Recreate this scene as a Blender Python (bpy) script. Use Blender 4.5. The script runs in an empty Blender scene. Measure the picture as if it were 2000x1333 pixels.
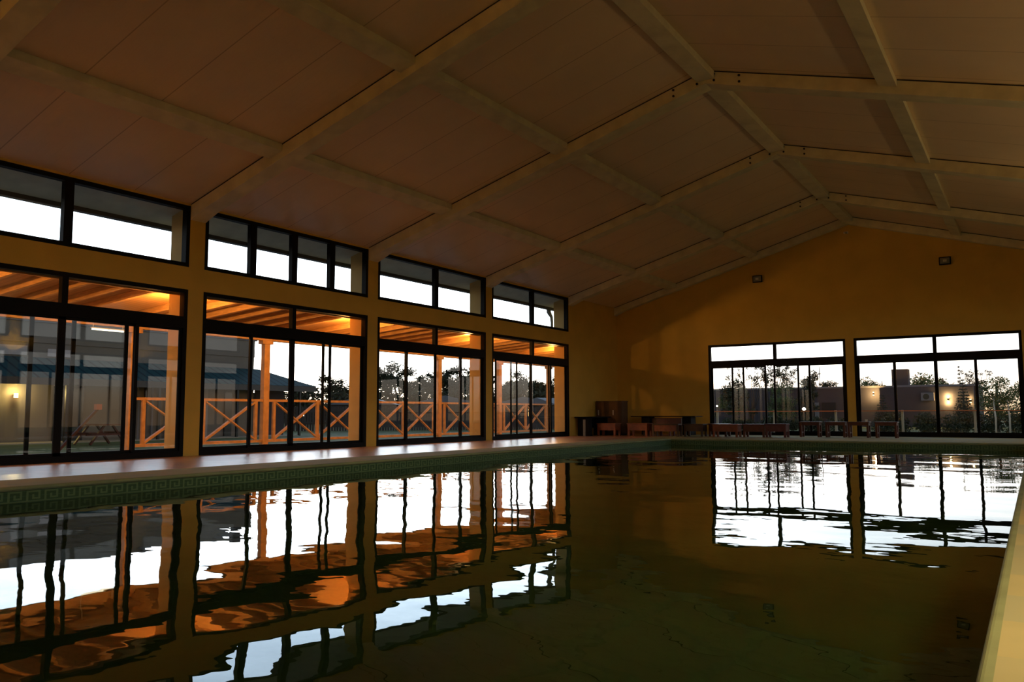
import bpy, bmesh, math, random
from mathutils import Vector, Matrix, noise

random.seed(7)
PI = math.pi
sc = bpy.context.scene
COL = sc.collection

# ------------------------------------------------------------------ camera
CAM = Vector((13.047, 0.0, 0.755))
PITCH, YAW, ROLL = 0.089, 0.572, -0.0033
cd = bpy.data.cameras.new('camera')
cam = bpy.data.objects.new('camera', cd)
COL.objects.link(cam)
fwd = Vector((-math.sin(YAW) * math.cos(PITCH), math.cos(YAW) * math.cos(PITCH), math.sin(PITCH)))
rgt = Vector((math.cos(YAW), math.sin(YAW), 0))
upv = rgt.cross(fwd)
r2 = rgt * math.cos(ROLL) + upv * math.sin(ROLL)
u2 = -rgt * math.sin(ROLL) + upv * math.cos(ROLL)
m3 = Matrix((r2, u2, -fwd)).transposed()
cam.matrix_world = Matrix.Translation(CAM) @ m3.to_4x4()
cd.sensor_width = 36.0
cd.lens = 36.0 * 1584.84 / 2000.0
cd.clip_start, cd.clip_end = 0.05, 600
sc.camera = cam

# ------------------------------------------------------------------ view and exposure
sc.view_settings.view_transform = 'Standard'
sc.view_settings.look = 'None'
sc.view_settings.gamma = 1.0
sc.view_settings.use_curve_mapping = False
sc.view_settings.exposure = 0.9
cy = sc.cycles
DL_POW = 560.0
UP_POW = 30.0
cy.use_denoising = True
cy.max_bounces = 10
cy.diffuse_bounces = 5
cy.glossy_bounces = 5
cy.transmission_bounces = 6
cy.transparent_max_bounces = 16
cy.sample_clamp_indirect = 4.0
cy.caustics_reflective = True
cy.caustics_refractive = True

# ------------------------------------------------------------------ world: dusk sky, afterglow low in the west
world = bpy.data.worlds.new('dusk_sky')
sc.world = world
world.use_nodes = True
wt = world.node_tree
for n in list(wt.nodes):
    wt.nodes.remove(n)
WN, WL = wt.nodes, wt.links


def wmath(op, a, b=None, clamp=False):
    n = WN.new('ShaderNodeMath')
    n.operation = op
    n.use_clamp = clamp
    for i, v in enumerate((a, b)):
        if v is None:
            continue
        if isinstance(v, (int, float)):
            n.inputs[i].default_value = v
        else:
            WL.new(v, n.inputs[i])
    return n.outputs[0]


tc = WN.new('ShaderNodeTexCoord')
sep = WN.new('ShaderNodeSeparateXYZ')
WL.new(tc.outputs['Generated'], sep.inputs[0])
dotn = WN.new('ShaderNodeVectorMath')
dotn.operation = 'DOT_PRODUCT'
WL.new(tc.outputs['Generated'], dotn.inputs[0])
SUN_AZ = math.radians(-47.5)
dotn.inputs[1].default_value = (math.sin(SUN_AZ), math.cos(SUN_AZ), 0.03)
toward = wmath('POWER', wmath('MULTIPLY_ADD', dotn.outputs['Value'], 0.5), 14.0)
mad = toward.node.inputs[0].links[0].from_node
mad.inputs[2].default_value = 0.5
elev = wmath('MAXIMUM', sep.outputs['Z'], 0.0)
ramp = WN.new('ShaderNodeValToRGB')
WL.new(elev, ramp.inputs[0])
els = ramp.color_ramp.elements
els[0].position, els[0].color = 0.0, (1.0, 0.62, 0.34, 1)
els[1].position, els[1].color = 1.0, (0.38, 0.55, 0.95, 1)
for p_, c_ in ((0.025, (1.0, 0.80, 0.62, 1)), (0.055, (1.0, 0.93, 0.86, 1)), (0.12, (0.88, 0.95, 1.0, 1)), (0.25, (0.62, 0.80, 1.0, 1))):
    e_ = els.new(p_)
    e_.color = c_
fall = WN.new('ShaderNodeValToRGB')
WL.new(elev, fall.inputs[0])
fe = fall.color_ramp.elements
fe[0].position, fe[0].color = 0.0, (0.55, 0.55, 0.55, 1)
fe[1].position, fe[1].color = 1.0, (0.07, 0.07, 0.07, 1)
for p_, v_ in ((0.03, 1.0), (0.12, 0.80), (0.25, 0.45), (0.45, 0.28), (0.7, 0.14)):
    e_ = fe.new(p_)
    e_.color = (v_, v_, v_, 1)
SKY_BASE, SKY_GLOW = 0.95, 5.0
stren = wmath('MULTIPLY', wmath('ADD', wmath('MULTIPLY', toward, SKY_GLOW), SKY_BASE), fall.outputs[0])
bg = WN.new('ShaderNodeBackground')
WL.new(ramp.outputs[0], bg.inputs['Color'])
WL.new(stren, bg.inputs['Strength'])
wo = WN.new('ShaderNodeOutputWorld')
WL.new(bg.outputs[0], wo.inputs[0])


# ------------------------------------------------------------------ materials
def new_mat(name):
    m = bpy.data.materials.new(name)
    m.use_nodes = True
    for n in list(m.node_tree.nodes):
        m.node_tree.nodes.remove(n)
    return m, m.node_tree.nodes, m.node_tree.links


def principled(name, col, rough=0.6, metal=0.0, var=0.0, scale=4.0, bump=0.0, bscale=40.0, spec=0.5, col2=None,
               stretch=(1, 1, 1), emis=None, estr=0.0):
    m, N, L = new_mat(name)
    b = N.new('ShaderNodeBsdfPrincipled')
    o = N.new('ShaderNodeOutputMaterial')
    L.new(b.outputs[0], o.inputs[0])
    b.inputs['Roughness'].default_value = rough
    b.inputs['Metallic'].default_value = metal
    b.inputs['Specular IOR Level'].default_value = spec
    t = N.new('ShaderNodeTexCoord')
    mp = N.new('ShaderNodeMapping')
    mp.inputs['Scale'].default_value = stretch
    L.new(t.outputs['Object'], mp.inputs[0])
    if var > 0 or col2:
        n = N.new('ShaderNodeTexNoise')
        n.inputs['Scale'].default_value = scale
        n.inputs['Detail'].default_value = 4
        L.new(mp.outputs[0], n.inputs['Vector'])
        mx = N.new('ShaderNodeMix')
        mx.data_type = 'RGBA'
        c2 = col2 or tuple(c * (1 - var) for c in col)
        r = N.new('ShaderNodeMapRange')
        r.inputs[1].default_value = 0.35
        r.inputs[2].default_value = 0.65
        L.new(n.outputs[0], r.inputs[0])
        L.new(r.outputs[0], mx.inputs[0])
        mx.inputs[6].default_value = (*col, 1)
        mx.inputs[7].default_value = (*c2, 1)
        L.new(mx.outputs[2], b.inputs['Base Color'])
    else:
        b.inputs['Base Color'].default_value = (*col, 1)
    if bump > 0:
        n2 = N.new('ShaderNodeTexNoise')
        n2.inputs['Scale'].default_value = bscale
        L.new(mp.outputs[0], n2.inputs['Vector'])
        bp = N.new('ShaderNodeBump')
        bp.inputs['Strength'].default_value = 1.0
        bp.inputs['Distance'].default_value = bump
        L.new(n2.outputs[0], bp.inputs['Height'])
        L.new(bp.outputs[0], b.inputs['Normal'])
    if emis:
        b.inputs['Emission Color'].default_value = (*emis, 1)
        b.inputs['Emission Strength'].default_value = estr
    return m


M = {}
M['wall'] = principled('ochre_plaster', (0.70, 0.465, 0.085), 0.85, var=0.10, scale=1.5, bump=0.002, bscale=60)
M['wall_out'] = principled('cream_plaster', (0.60, 0.43, 0.17), 0.85, var=0.10, scale=2, bump=0.002, bscale=60)
M['beam'] = principled('pale_painted_timber', (0.76, 0.72, 0.48), 0.6, var=0.18, scale=3, stretch=(1, 1, 1))
M['bolt'] = principled('dark_bolt', (0.03, 0.03, 0.03), 0.4, metal=0.6)
M['frame'] = principled('dark_bronze_aluminium', (0.004, 0.0035, 0.0035), 0.5, spec=0.12)
M['gutter'] = principled('dark_gutter', (0.035, 0.035, 0.035), 0.5)
M['pipe'] = principled('grey_pipe', (0.16, 0.18, 0.19), 0.5)
M['eave'] = principled('grey_soffit_paint', (0.64, 0.66, 0.54), 0.75, var=0.15, scale=3)
M['deck_under'] = principled('grey_render', (0.45, 0.42, 0.38), 0.9)
M['wood'] = principled('honey_timber', (0.60, 0.31, 0.10), 0.55, var=0.35, scale=5, stretch=(1, 1, 8))
M['wood_x'] = principled('honey_timber_rails', (0.62, 0.32, 0.11), 0.5, var=0.3, scale=6, stretch=(1, 1, 1))
M['orange_wood'] = principled('orange_stained_timber', (0.24, 0.058, 0.014), 0.45, var=0.3, scale=8)
M['red_wood'] = principled('red_stained_timber', (0.10, 0.020, 0.009), 0.45, var=0.3, scale=8)
M['purple_wood'] = principled('plum_stained_timber', (0.12, 0.028, 0.030), 0.5, var=0.3, scale=8)
M['dark_brown'] = principled('dark_brown_timber', (0.075, 0.035, 0.014), 0.5, var=0.3, scale=8)
M['black'] = principled('black_laminate', (0.004, 0.004, 0.005), 0.6, spec=0.15)
M['cabinet'] = principled('brown_board', (0.11, 0.050, 0.018), 0.6, var=0.3, scale=5)
M['paper'] = principled('pale_handle', (0.5, 0.47, 0.40), 0.6)
M['white'] = principled('white_plastic', (0.7, 0.68, 0.62), 0.4)
M['grey_glass'] = principled('grey_lamp_glass', (0.22, 0.23, 0.20), 0.25)
M['metal_roof'] = None
M['concrete'] = principled('pale_concrete', (0.21, 0.175, 0.14), 0.9, var=0.15, scale=0.6)
M['concrete_d'] = principled('grey_house_wall', (0.048, 0.042, 0.052), 0.9, var=0.15, scale=0.4)
M['house_trim'] = principled('light_house_trim', (0.16, 0.15, 0.16), 0.8)
M['dark_glass'] = principled('dark_window_glass', (0.02, 0.025, 0.03), 0.15)
M['pink_panel'] = principled('pale_window_blind', (0.50, 0.43, 0.40), 0.8)
M['curtain'] = principled('grey_striped_door_panels', (0.32, 0.28, 0.26), 0.8)
M['grass'] = principled('lawn_grass', (0.12, 0.15, 0.035), 0.95, var=0.4, scale=0.7, bump=0.03, bscale=9, col2=(0.075, 0.10, 0.025))
M['path'] = principled('pale_path', (0.40, 0.34, 0.26), 0.9, var=0.15, scale=2)
M['bark'] = principled('dark_bark', (0.07, 0.05, 0.04), 0.9)
M['pale_bark'] = principled('pale_bark', (0.62, 0.58, 0.52), 0.8)
M['leaf'] = principled('dark_leaves', (0.035, 0.045, 0.020), 0.8, var=0.4, scale=2)
M['leaf_g'] = principled('green_leaves', (0.085, 0.13, 0.040), 0.8, var=0.4, scale=2)
M['leaf_c'] = principled('dark_conifer_needles', (0.025, 0.045, 0.028), 0.8, var=0.4, scale=2)
M['leaf_h'] = principled('hedge_leaves', (0.050, 0.070, 0.035), 0.85, var=0.5, scale=1.2)
M['fence'] = principled('weathered_boards', (0.07, 0.06, 0.055), 0.85, var=0.4, scale=2)
M['tile_roof'] = principled('grey_roof_sheet', (0.13, 0.14, 0.17), 0.6, var=0.2, scale=0.5)
M['orange_rail'] = principled('orange_rail_tone', (0.55, 0.16, 0.07), 0.6)  # even orange base colour for the fence rail and the pole block
M['lamp_warm'] = principled('warm_lamp_glow', (0.8, 0.6, 0.3), 0.5, emis=(1.0, 0.62, 0.25), estr=14)
M['lamp_white'] = principled('white_lamp_glow', (0.8, 0.8, 0.8), 0.5, emis=(1.0, 0.95, 0.85), estr=6)
M['tube_glow'] = principled('white_tube_glow', (0.8, 0.8, 0.8), 0.5, emis=(1.0, 0.93, 0.72), estr=1.6)
M['lit_window'] = principled('lit_window_glow', (0.5, 0.3, 0.1), 0.5, emis=(1.0, 0.55, 0.18), estr=0.9)


def mat_glass():
    m, N, L = new_mat('clear_window_glass')
    t = N.new('ShaderNodeBsdfTransparent')
    t.inputs[0].default_value = (0.93, 0.94, 0.93, 1)
    g = N.new('ShaderNodeBsdfGlossy')
    g.inputs['Roughness'].default_value = 0.01
    g.inputs['Color'].default_value = (1, 1, 1, 1)
    f = N.new('ShaderNodeFresnel')
    f.inputs['IOR'].default_value = 1.45
    mx = N.new('ShaderNodeMixShader')
    o = N.new('ShaderNodeOutputMaterial')
    ge = N.new('ShaderNodeNewGeometry')
    k = N.new('ShaderNodeMath')
    k.operation = 'MULTIPLY_ADD'        # fresnel on the outer faces only
    k.inputs[1].default_value = -1.0
    k.inputs[2].default_value = 1.0
    L.new(ge.outputs['Backfacing'], k.inputs[0])
    k2 = N.new('ShaderNodeMath')
    k2.operation = 'MULTIPLY'
    L.new(k.outputs[0], k2.inputs[0])
    L.new(f.outputs[0], k2.inputs[1])
    L.new(k2.outputs[0], mx.inputs[0])
    L.new(t.outputs[0], mx.inputs[1])
    L.new(g.outputs[0], mx.inputs[2])
    L.new(mx.outputs[0], o.inputs[0])
    return m


M['glass'] = mat_glass()


def nmath(N, L, op, a, b=None, c=None):
    n = N.new('ShaderNodeMath')
    n.operation = op
    for i, v in enumerate((a, b, c)):
        if v is None:
            continue
        if isinstance(v, (int, float)):
            n.inputs[i].default_value = v
        else:
            L.new(v, n.inputs[i])
    return n.outputs[0]


def mixcol(N, L, fac, a, b):
    mx = N.new('ShaderNodeMix')
    mx.data_type = 'RGBA'
    L.new(fac, mx.inputs[0])
    for i, v in ((6, a), (7, b)):
        if isinstance(v, tuple):
            mx.inputs[i].default_value = (*v, 1)
        else:
            L.new(v, mx.inputs[i])
    return mx.outputs[2]


def mat_boards(name, col, colline, axis, pitch, width, rough, slope_sub=None, spec=0.5, coat=0.0):
    """flat sheet with joint lines every `pitch` along axis, and fine ribs between"""
    m, N, L = new_mat(name)
    b = N.new('ShaderNodeBsdfPrincipled')
    o = N.new('ShaderNodeOutputMaterial')
    L.new(b.outputs[0], o.inputs[0])
    b.inputs['Roughness'].default_value = rough
    b.inputs['Specular IOR Level'].default_value = spec
    t = N.new('ShaderNodeTexCoord')
    s = N.new('ShaderNodeSeparateXYZ')
    L.new(t.outputs['Object'], s.inputs[0])
    v = s.outputs[axis]
    fr = nmath(N, L, 'FRACT', nmath(N, L, 'DIVIDE', nmath(N, L, 'ADD', v, 100.0), pitch))
    line = nmath(N, L, 'LESS_THAN', fr, width / pitch)
    n = N.new('ShaderNodeTexNoise')
    n.inputs['Scale'].default_value = 1.3
    L.new(t.outputs['Object'], n.inputs['Vector'])
    base = mixcol(N, L, n.outputs[0], col, tuple(c * 0.82 for c in col))
    L.new(mixcol(N, L, line, base, colline), b.inputs['Base Color'])
    if slope_sub:
        fr2 = nmath(N, L, 'FRACT', nmath(N, L, 'DIVIDE', nmath(N, L, 'ADD', v, 100.0), slope_sub))
        rib = nmath(N, L, 'LESS_THAN', fr2, 0.12)
        bp = N.new('ShaderNodeBump')
        bp.inputs['Distance'].default_value = 0.0015
        bp.inputs['Strength'].default_value = 1.0
        bp.invert = True
        L.new(rib, bp.inputs['Height'])
        L.new(bp.outputs[0], b.inputs['Normal'])
    return m


M['ceiling'] = mat_boards('ceiling_sheet', (0.88, 0.70, 0.47), (0.52, 0.38, 0.23), 1, 1.15, 0.018, 0.42, slope_sub=0.115)
M['ver_boards'] = mat_boards('varnished_boards', (0.62, 0.30, 0.09), (0.22, 0.09, 0.02), 1, 0.12, 0.008, 0.45)
M['metal_roof'] = mat_boards('blue_sheet_roof', (0.030, 0.085, 0.095), (0.012, 0.035, 0.05), 1, 0.42, 0.10, 0.6, spec=0.1)


def mat_tiles(name, col, colg, size, gw, rough, var=0.15, spec=0.5, pertile=None):
    m, N, L = new_mat(name)
    b = N.new('ShaderNodeBsdfPrincipled')
    o = N.new('ShaderNodeOutputMaterial')
    L.new(b.outputs[0], o.inputs[0])
    b.inputs['Specular IOR Level'].default_value = spec
    t = N.new('ShaderNodeTexCoord')
    s = N.new('ShaderNodeSeparateXYZ')
    L.new(t.outputs['Object'], s.inputs[0])
    lines = None
    for ax in (0, 1):
        fr = nmath(N, L, 'FRACT', nmath(N, L, 'DIVIDE', nmath(N, L, 'ADD', s.outputs[ax], 100.0), size))
        ln = nmath(N, L, 'LESS_THAN', fr, gw / size)
        lines = ln if lines is None else nmath(N, L, 'MAXIMUM', lines, ln)
    n = N.new('ShaderNodeTexNoise')
    n.inputs['Scale'].default_value = 2.2
    n.inputs['Detail'].default_value = 5
    L.new(t.outputs['Object'], n.inputs['Vector'])
    base = mixcol(N, L, n.outputs[0], col, tuple(c * (1 - var * 2) for c in col))
    if pertile:
        fl = N.new('ShaderNodeVectorMath')
        fl.operation = 'FLOOR'
        sc_ = N.new('ShaderNodeVectorMath')
        sc_.operation = 'SCALE'
        sc_.inputs['Scale'].default_value = 1.0 / size
        L.new(t.outputs['Object'], sc_.inputs[0])
        L.new(sc_.outputs[0], fl.inputs[0])
        wn = N.new('ShaderNodeTexWhiteNoise')
        wn.noise_dimensions = '2D'
        L.new(fl.outputs[0], wn.inputs['Vector'])
        base = mixcol(N, L, wn.outputs['Value'], base, pertile)
    L.new(mixcol(N, L, lines, base, colg), b.inputs['Base Color'])
    rr = N.new('ShaderNodeMapRange')
    rr.inputs[3].default_value = rough * 0.8
    rr.inputs[4].default_value = rough * 1.2
    L.new(n.outputs[0], rr.inputs[0])
    L.new(rr.outputs[0], b.inputs['Roughness'])
    bp = N.new('ShaderNodeBump')
    bp.invert = True
    bp.inputs['Distance'].default_value = 0.001
    L.new(lines, bp.inputs['Height'])
    L.new(bp.outputs[0], b.inputs['Normal'])
    return m


M['deck'] = mat_tiles('terracotta_deck_tiles', (0.66, 0.40, 0.29), (0.28, 0.18, 0.14), 0.33, 0.008, 0.30)
M['coping'] = mat_tiles('olive_stone_coping', (0.62, 0.53, 0.24), (0.50, 0.44, 0.21), 0.5, 0.006, 0.8, spec=0.05, pertile=(0.40, 0.40, 0.24))


def mat_key():
    """pool wall: small green tiles with a greek key border above the water line"""
    m, N, L = new_mat('green_pool_tiles_with_key_border')
    b = N.new('ShaderNodeBsdfPrincipled')
    o = N.new('ShaderNodeOutputMaterial')
    L.new(b.outputs[0], o.inputs[0])
    b.inputs['Roughness'].default_value = 0.6
    b.inputs['Specular IOR Level'].default_value = 0.15
    t = N.new('ShaderNodeTexCoord')
    s = N.new('ShaderNodeSeparateXYZ')
    L.new(t.outputs['Object'], s.inputs[0])
    P = 0.19
    u = nmath(N, L, 'FRACT', nmath(N, L, 'DIVIDE', nmath(N, L, 'ADD', nmath(N, L, 'ADD', s.outputs[0], s.outputs[1]), 100.0), P))
    z0, z1 = -0.175, -0.045
    v = nmath(N, L, 'DIVIDE', nmath(N, L, 'SUBTRACT', s.outputs[2], z0), z1 - z0)
    inb = nmath(N, L, 'MULTIPLY', nmath(N, L, 'GREATER_THAN', v, 0.0), nmath(N, L, 'LESS_THAN', v, 1.0))

    def rect(u0, u1, v0, v1):
        a = nmath(N, L, 'MULTIPLY', nmath(N, L, 'GREATER_THAN', u, u0), nmath(N, L, 'LESS_THAN', u, u1))
        c = nmath(N, L, 'MULTIPLY', nmath(N, L, 'GREATER_THAN', v, v0), nmath(N, L, 'LESS_THAN', v, v1))
        return nmath(N, L, 'MULTIPLY', a, c)
    key = None
    for rc in ((0.02, 0.14, 0.0, 0.92), (0.02, 0.80, 0.78, 0.92), (0.68, 0.80, 0.22, 0.92), (0.34, 0.80, 0.22, 0.36),
               (0.34, 0.46, 0.22, 0.62), (0.0, 1.0, 0.0, 0.10)):
        r_ = rect(*rc)
        key = r_ if key is None else nmath(N, L, 'MAXIMUM', key, r_)
    key = nmath(N, L, 'MULTIPLY', key, inb)
    sm = None
    for ax in (0, 1, 2):
        fr = nmath(N, L, 'FRACT', nmath(N, L, 'DIVIDE', nmath(N, L, 'ADD', s.outputs[ax], 100.012), 0.05))
        ln = nmath(N, L, 'LESS_THAN', fr, 0.09)
        if ax < 2:
            continue
        sm = ln
    n = N.new('ShaderNodeTexNoise')
    n.inputs['Scale'].default_value = 5
    L.new(t.outputs['Object'], n.inputs['Vector'])
    base = mixcol(N, L, n.outputs[0], (0.055, 0.110, 0.045), (0.040, 0.085, 0.035))
    base = mixcol(N, L, sm, base, (0.07, 0.14, 0.08))
    L.new(mixcol(N, L, key, base, (0.12, 0.19, 0.085)), b.inputs['Base Color'])
    return m


M['pool_tile'] = mat_key()
M['nose'] = principled('pale_coping_edge', (0.30, 0.34, 0.17), 0.75, spec=0.08, var=0.2, scale=3)
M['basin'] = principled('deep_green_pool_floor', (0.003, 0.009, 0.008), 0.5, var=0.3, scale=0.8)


def mat_water():
    m, N, L = new_mat('still_pool_water')
    b = N.new('ShaderNodeBsdfPrincipled')
    o = N.new('ShaderNodeOutputMaterial')
    L.new(b.outputs[0], o.inputs[0])
    b.inputs['Base Color'].default_value = (0.22, 0.40, 0.34, 1)
    b.inputs['Roughness'].default_value = 0.0
    b.inputs['IOR'].default_value = 1.333
    b.inputs['Transmission Weight'].default_value = 1.0
    t = N.new('ShaderNodeTexCoord')
    mp = N.new('ShaderNodeMapping')
    mp.inputs['Rotation'].default_value = (0, 0, 0.35)
    mp.inputs['Scale'].default_value = (1.0, 1.25, 1.0)
    L.new(t.outputs['Object'], mp.inputs[0])
    hs = None
    for sc_, amp, det in ((0.55, 0.0125, 0.0), (1.6, 0.0042, 0.0), (5.5, 0.00042, 0.0), (14.0, 0.00010, 0.0)):
        n = N.new('ShaderNodeTexNoise')
        n.inputs['Scale'].default_value = sc_
        n.inputs['Detail'].default_value = det
        L.new(mp.outputs[0], n.inputs['Vector'])
        h = nmath(N, L, 'MULTIPLY', n.outputs[0], amp)
        hs = h if hs is None else nmath(N, L, 'ADD', hs, h)
    bp = N.new('ShaderNodeBump')
    bp.inputs['Strength'].default_value = 1.0
    bp.inputs['Distance'].default_value = 1.0
    L.new(hs, bp.inputs['Height'])
    L.new(bp.outputs[0], b.inputs['Normal'])
    return m


M['water'] = mat_water()


# ------------------------------------------------------------------ helpers
class MB:
    """collects shapes given in world coordinates; build() links them as ONE mesh object"""

    def __init__(self):
        self.v, self.f = [], []

    def poly(self, pts, faces):
        k = len(self.v)
        self.v += [tuple(p) for p in pts]
        self.f += [tuple(i + k for i in f) for f in faces]
        return self

    def box(self, x0, x1, y0, y1, z0, z1):
        p = [(x, y, z) for z in (z0, z1) for x, y in ((x0, y0), (x1, y0), (x1, y1), (x0, y1))]
        return self.poly(p, [(3, 2, 1, 0), (4, 5, 6, 7), (0, 1, 5, 4), (1, 2, 6, 5), (2, 3, 7, 6), (3, 0, 4, 7)])

    def bar(self, a, b, w, h, upd=(0, 0, 1)):
        a, b = Vector(a), Vector(b)
        d = (b - a).normalized()
        s = d.cross(Vector(upd)).normalized()
        u = s.cross(d).normalized()
        p = []
        for c in (a, b):
            for i, j in ((-1, -1), (1, -1), (1, 1), (-1, 1)):
                p.append(c + s * (i * w / 2) + u * (j * h / 2))
        return self.poly(p, [(0, 1, 2, 3), (7, 6, 5, 4), (4, 5, 1, 0), (5, 6, 2, 1), (6, 7, 3, 2), (7, 4, 0, 3)])

    def prism(self, prof, axis, a, b):
        """profile (list of 2D) extruded along axis: 'y' -> (x,z), 'x' -> (y,z), 'z' -> (x,y)"""
        n = len(prof)
        f3 = {'y': lambda p, t: (p[0], t, p[1]), 'x': lambda p, t: (t, p[0], p[1]), 'z': lambda p, t: (p[0], p[1], t)}[axis]
        pts = [f3(p, a) for p in prof] + [f3(p, b) for p in prof]
        fs = [tuple(range(n)), tuple(range(2 * n - 1, n - 1, -1))]
        fs += [(i, n + i, n + (i + 1) % n, (i + 1) % n) for i in range(n)]
        return self.poly(pts, fs)

    def tube(self, path, r, seg=10, caps=(True, True)):
        path = [Vector(p) for p in path]
        rad = r if isinstance(r, (list, tuple)) else [r] * len(path)
        k0 = len(self.v)
        ref = Vector((0.13, 0.31, 0.94))
        for i, p in enumerate(path):
            d = (path[min(i + 1, len(path) - 1)] - path[max(i - 1, 0)]).normalized()
            s = d.cross(ref).normalized()
            u = s.cross(d)
            for j in range(seg):
                a = 2 * PI * j / seg
                self.v.append(tuple(p + (s * math.cos(a) + u * math.sin(a)) * rad[i]))
        for i in range(len(path) - 1):
            for j in range(seg):
                a, b = k0 + i * seg + j, k0 + i * seg + (j + 1) % seg
                self.f.append((a, b, b + seg, a + seg))
        if caps[0]:
            self.f.append(tuple(k0 + j for j in range(seg))[::-1])
        if caps[1]:
            self.f.append(tuple(k0 + (len(path) - 1) * seg + j for j in range(seg)))
        return self

    def build(self, name, mat, parent=None, origin=None, bevel=0.0, smooth=False):
        if parent is not None:
            base = parent['_o'] if '_o' in parent else (0, 0, 0)
        else:
            base = origin or (0, 0, 0)
        base = Vector(base)
        me = bpy.data.meshes.new(name)
        me.from_pydata([tuple(Vector(p) - base) for p in self.v], [], self.f)
        bm = bmesh.new()
        bm.from_mesh(me)
        bmesh.ops.recalc_face_normals(bm, faces=bm.faces[:])
        bm.to_mesh(me)
        bm.free()
        if smooth:
            me.polygons.foreach_set('use_smooth', [True] * len(me.polygons))
        me.materials.append(mat)
        o = bpy.data.objects.new(name, me)
        COL.objects.link(o)
        if parent is not None:
            o.parent = parent
            o['_o'] = tuple(base)
        else:
            o.location = base
            o['_o'] = tuple(base)
        if bevel > 0:
            md = o.modifiers.new('bevel', 'BEVEL')
            md.width = bevel
            md.segments = 2
            md.limit_method = 'ANGLE'
        return o


def tag(o, label=None, cat=None, group=None, kind=None):
    if label:
        o['label'] = label
    if cat:
        o['category'] = cat
    if group:
        o['group'] = group
    if kind:
        o['kind'] = kind
    return o


def thing(name, loc, label=None, cat=None, group=None, kind=None):
    o = bpy.data.objects.new(name, None)
    COL.objects.link(o)
    o.location = loc
    o['_o'] = tuple(loc)
    o.empty_display_size = 0.2
    return tag(o, label, cat, group, kind)


def children(o):
    return [c for c in COL.objects if c.parent == o]


def copy_tree(o, parent=None):
    c = o.copy()
    COL.objects.link(c)
    c.parent = parent
    for ch in children(o):
        copy_tree(ch, c)
    return c


# ------------------------------------------------------------------ key dimensions
L_END = 27.5            # inner face of the far end wall
W_ROOM = 16.5
Y_BACK = -8.6
RX, RZ = 8.25, 7.02     # ridge
EZ = 4.66               # eaves height inside
SL = (RZ - EZ) / RX
PX0, PX1, PY0, PY1 = 3.92, 12.87, -4.0, 22.84
WZ = -0.17
PIERS = [(-5.44, -5.10), (-0.61, -0.27), (4.39, 4.735), (9.235, 9.565), (14.03, 14.375), (18.895, 19.21), (23.76, L_END)]
ZB, ZT, UB, UT = 0.0, 3.05, 3.47, 4.62


def roof_z(x):
    return EZ + SL * x if x <= RX else RZ - SL * (x - RX)


# ------------------------------------------------------------------ shell
# left wall: piers with outer fins, band between the window rows, strip over the upper windows
mb = MB()
fins = [p for p in PIERS[:-1]]
for (a, b) in fins:
    mb.box(-0.50, 0.0, a, b, -0.3, 4.59)
mb.box(-0.50, 0.0, 23.76, 24.09, -0.3, 4.59)
mb.box(-0.22, 0.0, 24.09, L_END + 0.2, -0.3, 4.66)
mb.box(-0.22, 0.0, Y_BACK, -5.44, -0.3, 4.66)
gaps = [(PIERS[i][1], PIERS[i + 1][0]) for i in range(len(PIERS) - 1)]
for (a, b) in gaps:
    mb.box(-0.20, 0.0, a, b, ZT, UB)
    mb.box(-0.20, 0.0, a, b, UT, 4.66)
mb.build('wall_left', M['wall'])
mb = MB()
for (a, b) in fins + [(23.76, 24.09)]:
    mb.box(-0.56, -0.125, a - 0.004, b + 0.004, -0.3, 4.60)
for (a, b) in gaps:
    mb.box(-0.215, -0.125, a + 0.005, b - 0.005, ZT, UB)
tag(mb.build('trim_4', M['wall_out']), kind='structure')
tag(COL.objects['wall_left'], kind='structure')

# far end wall with two openings, gable top
EW = [(3.50, 8.01), (8.262, 12.79)]
ETZ = 3.10
mb = MB()
mb.box(0, EW[0][0], L_END, L_END + 0.2, -0.3, ETZ)
mb.box(EW[0][1], EW[1][0], L_END, L_END + 0.2, -0.3, ETZ)
mb.box(EW[1][1], W_ROOM, L_END, L_END + 0.2, -0.3, ETZ)
mb.prism([(0, ETZ), (W_ROOM, ETZ), (W_ROOM, EZ), (RX, RZ), (0, EZ)], 'y', L_END, L_END + 0.2)
tag(mb.build('wall_back', M['wall']), kind='structure')
mb = MB()
mb.prism([(0, -0.3), (W_ROOM, -0.3), (W_ROOM, EZ), (RX, RZ), (0, EZ)], 'y', Y_BACK - 0.2, Y_BACK)
tag(mb.build('wall_front', M['wall']), kind='structure')
mb = MB()
mb.box(W_ROOM, W_ROOM + 0.2, Y_BACK - 0.2, -5.10, -0.3, EZ)
mb.box(W_ROOM, W_ROOM + 0.2, 23.76, L_END + 0.2, -0.3, EZ)
for (a, b) in PIERS[1:-1]:
    mb.box(W_ROOM, W_ROOM + 0.2, a, b, -0.3, EZ)
for i in range(len(PIERS) - 1):
    a, b = PIERS[i][1], PIERS[i + 1][0]
    mb.box(W_ROOM, W_ROOM + 0.2, a, b, ZT, UB)
    mb.box(W_ROOM, W_ROOM + 0.2, a, b, UT, EZ)
tag(mb.build('wall_right', M['wall']), kind='structure')

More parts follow.
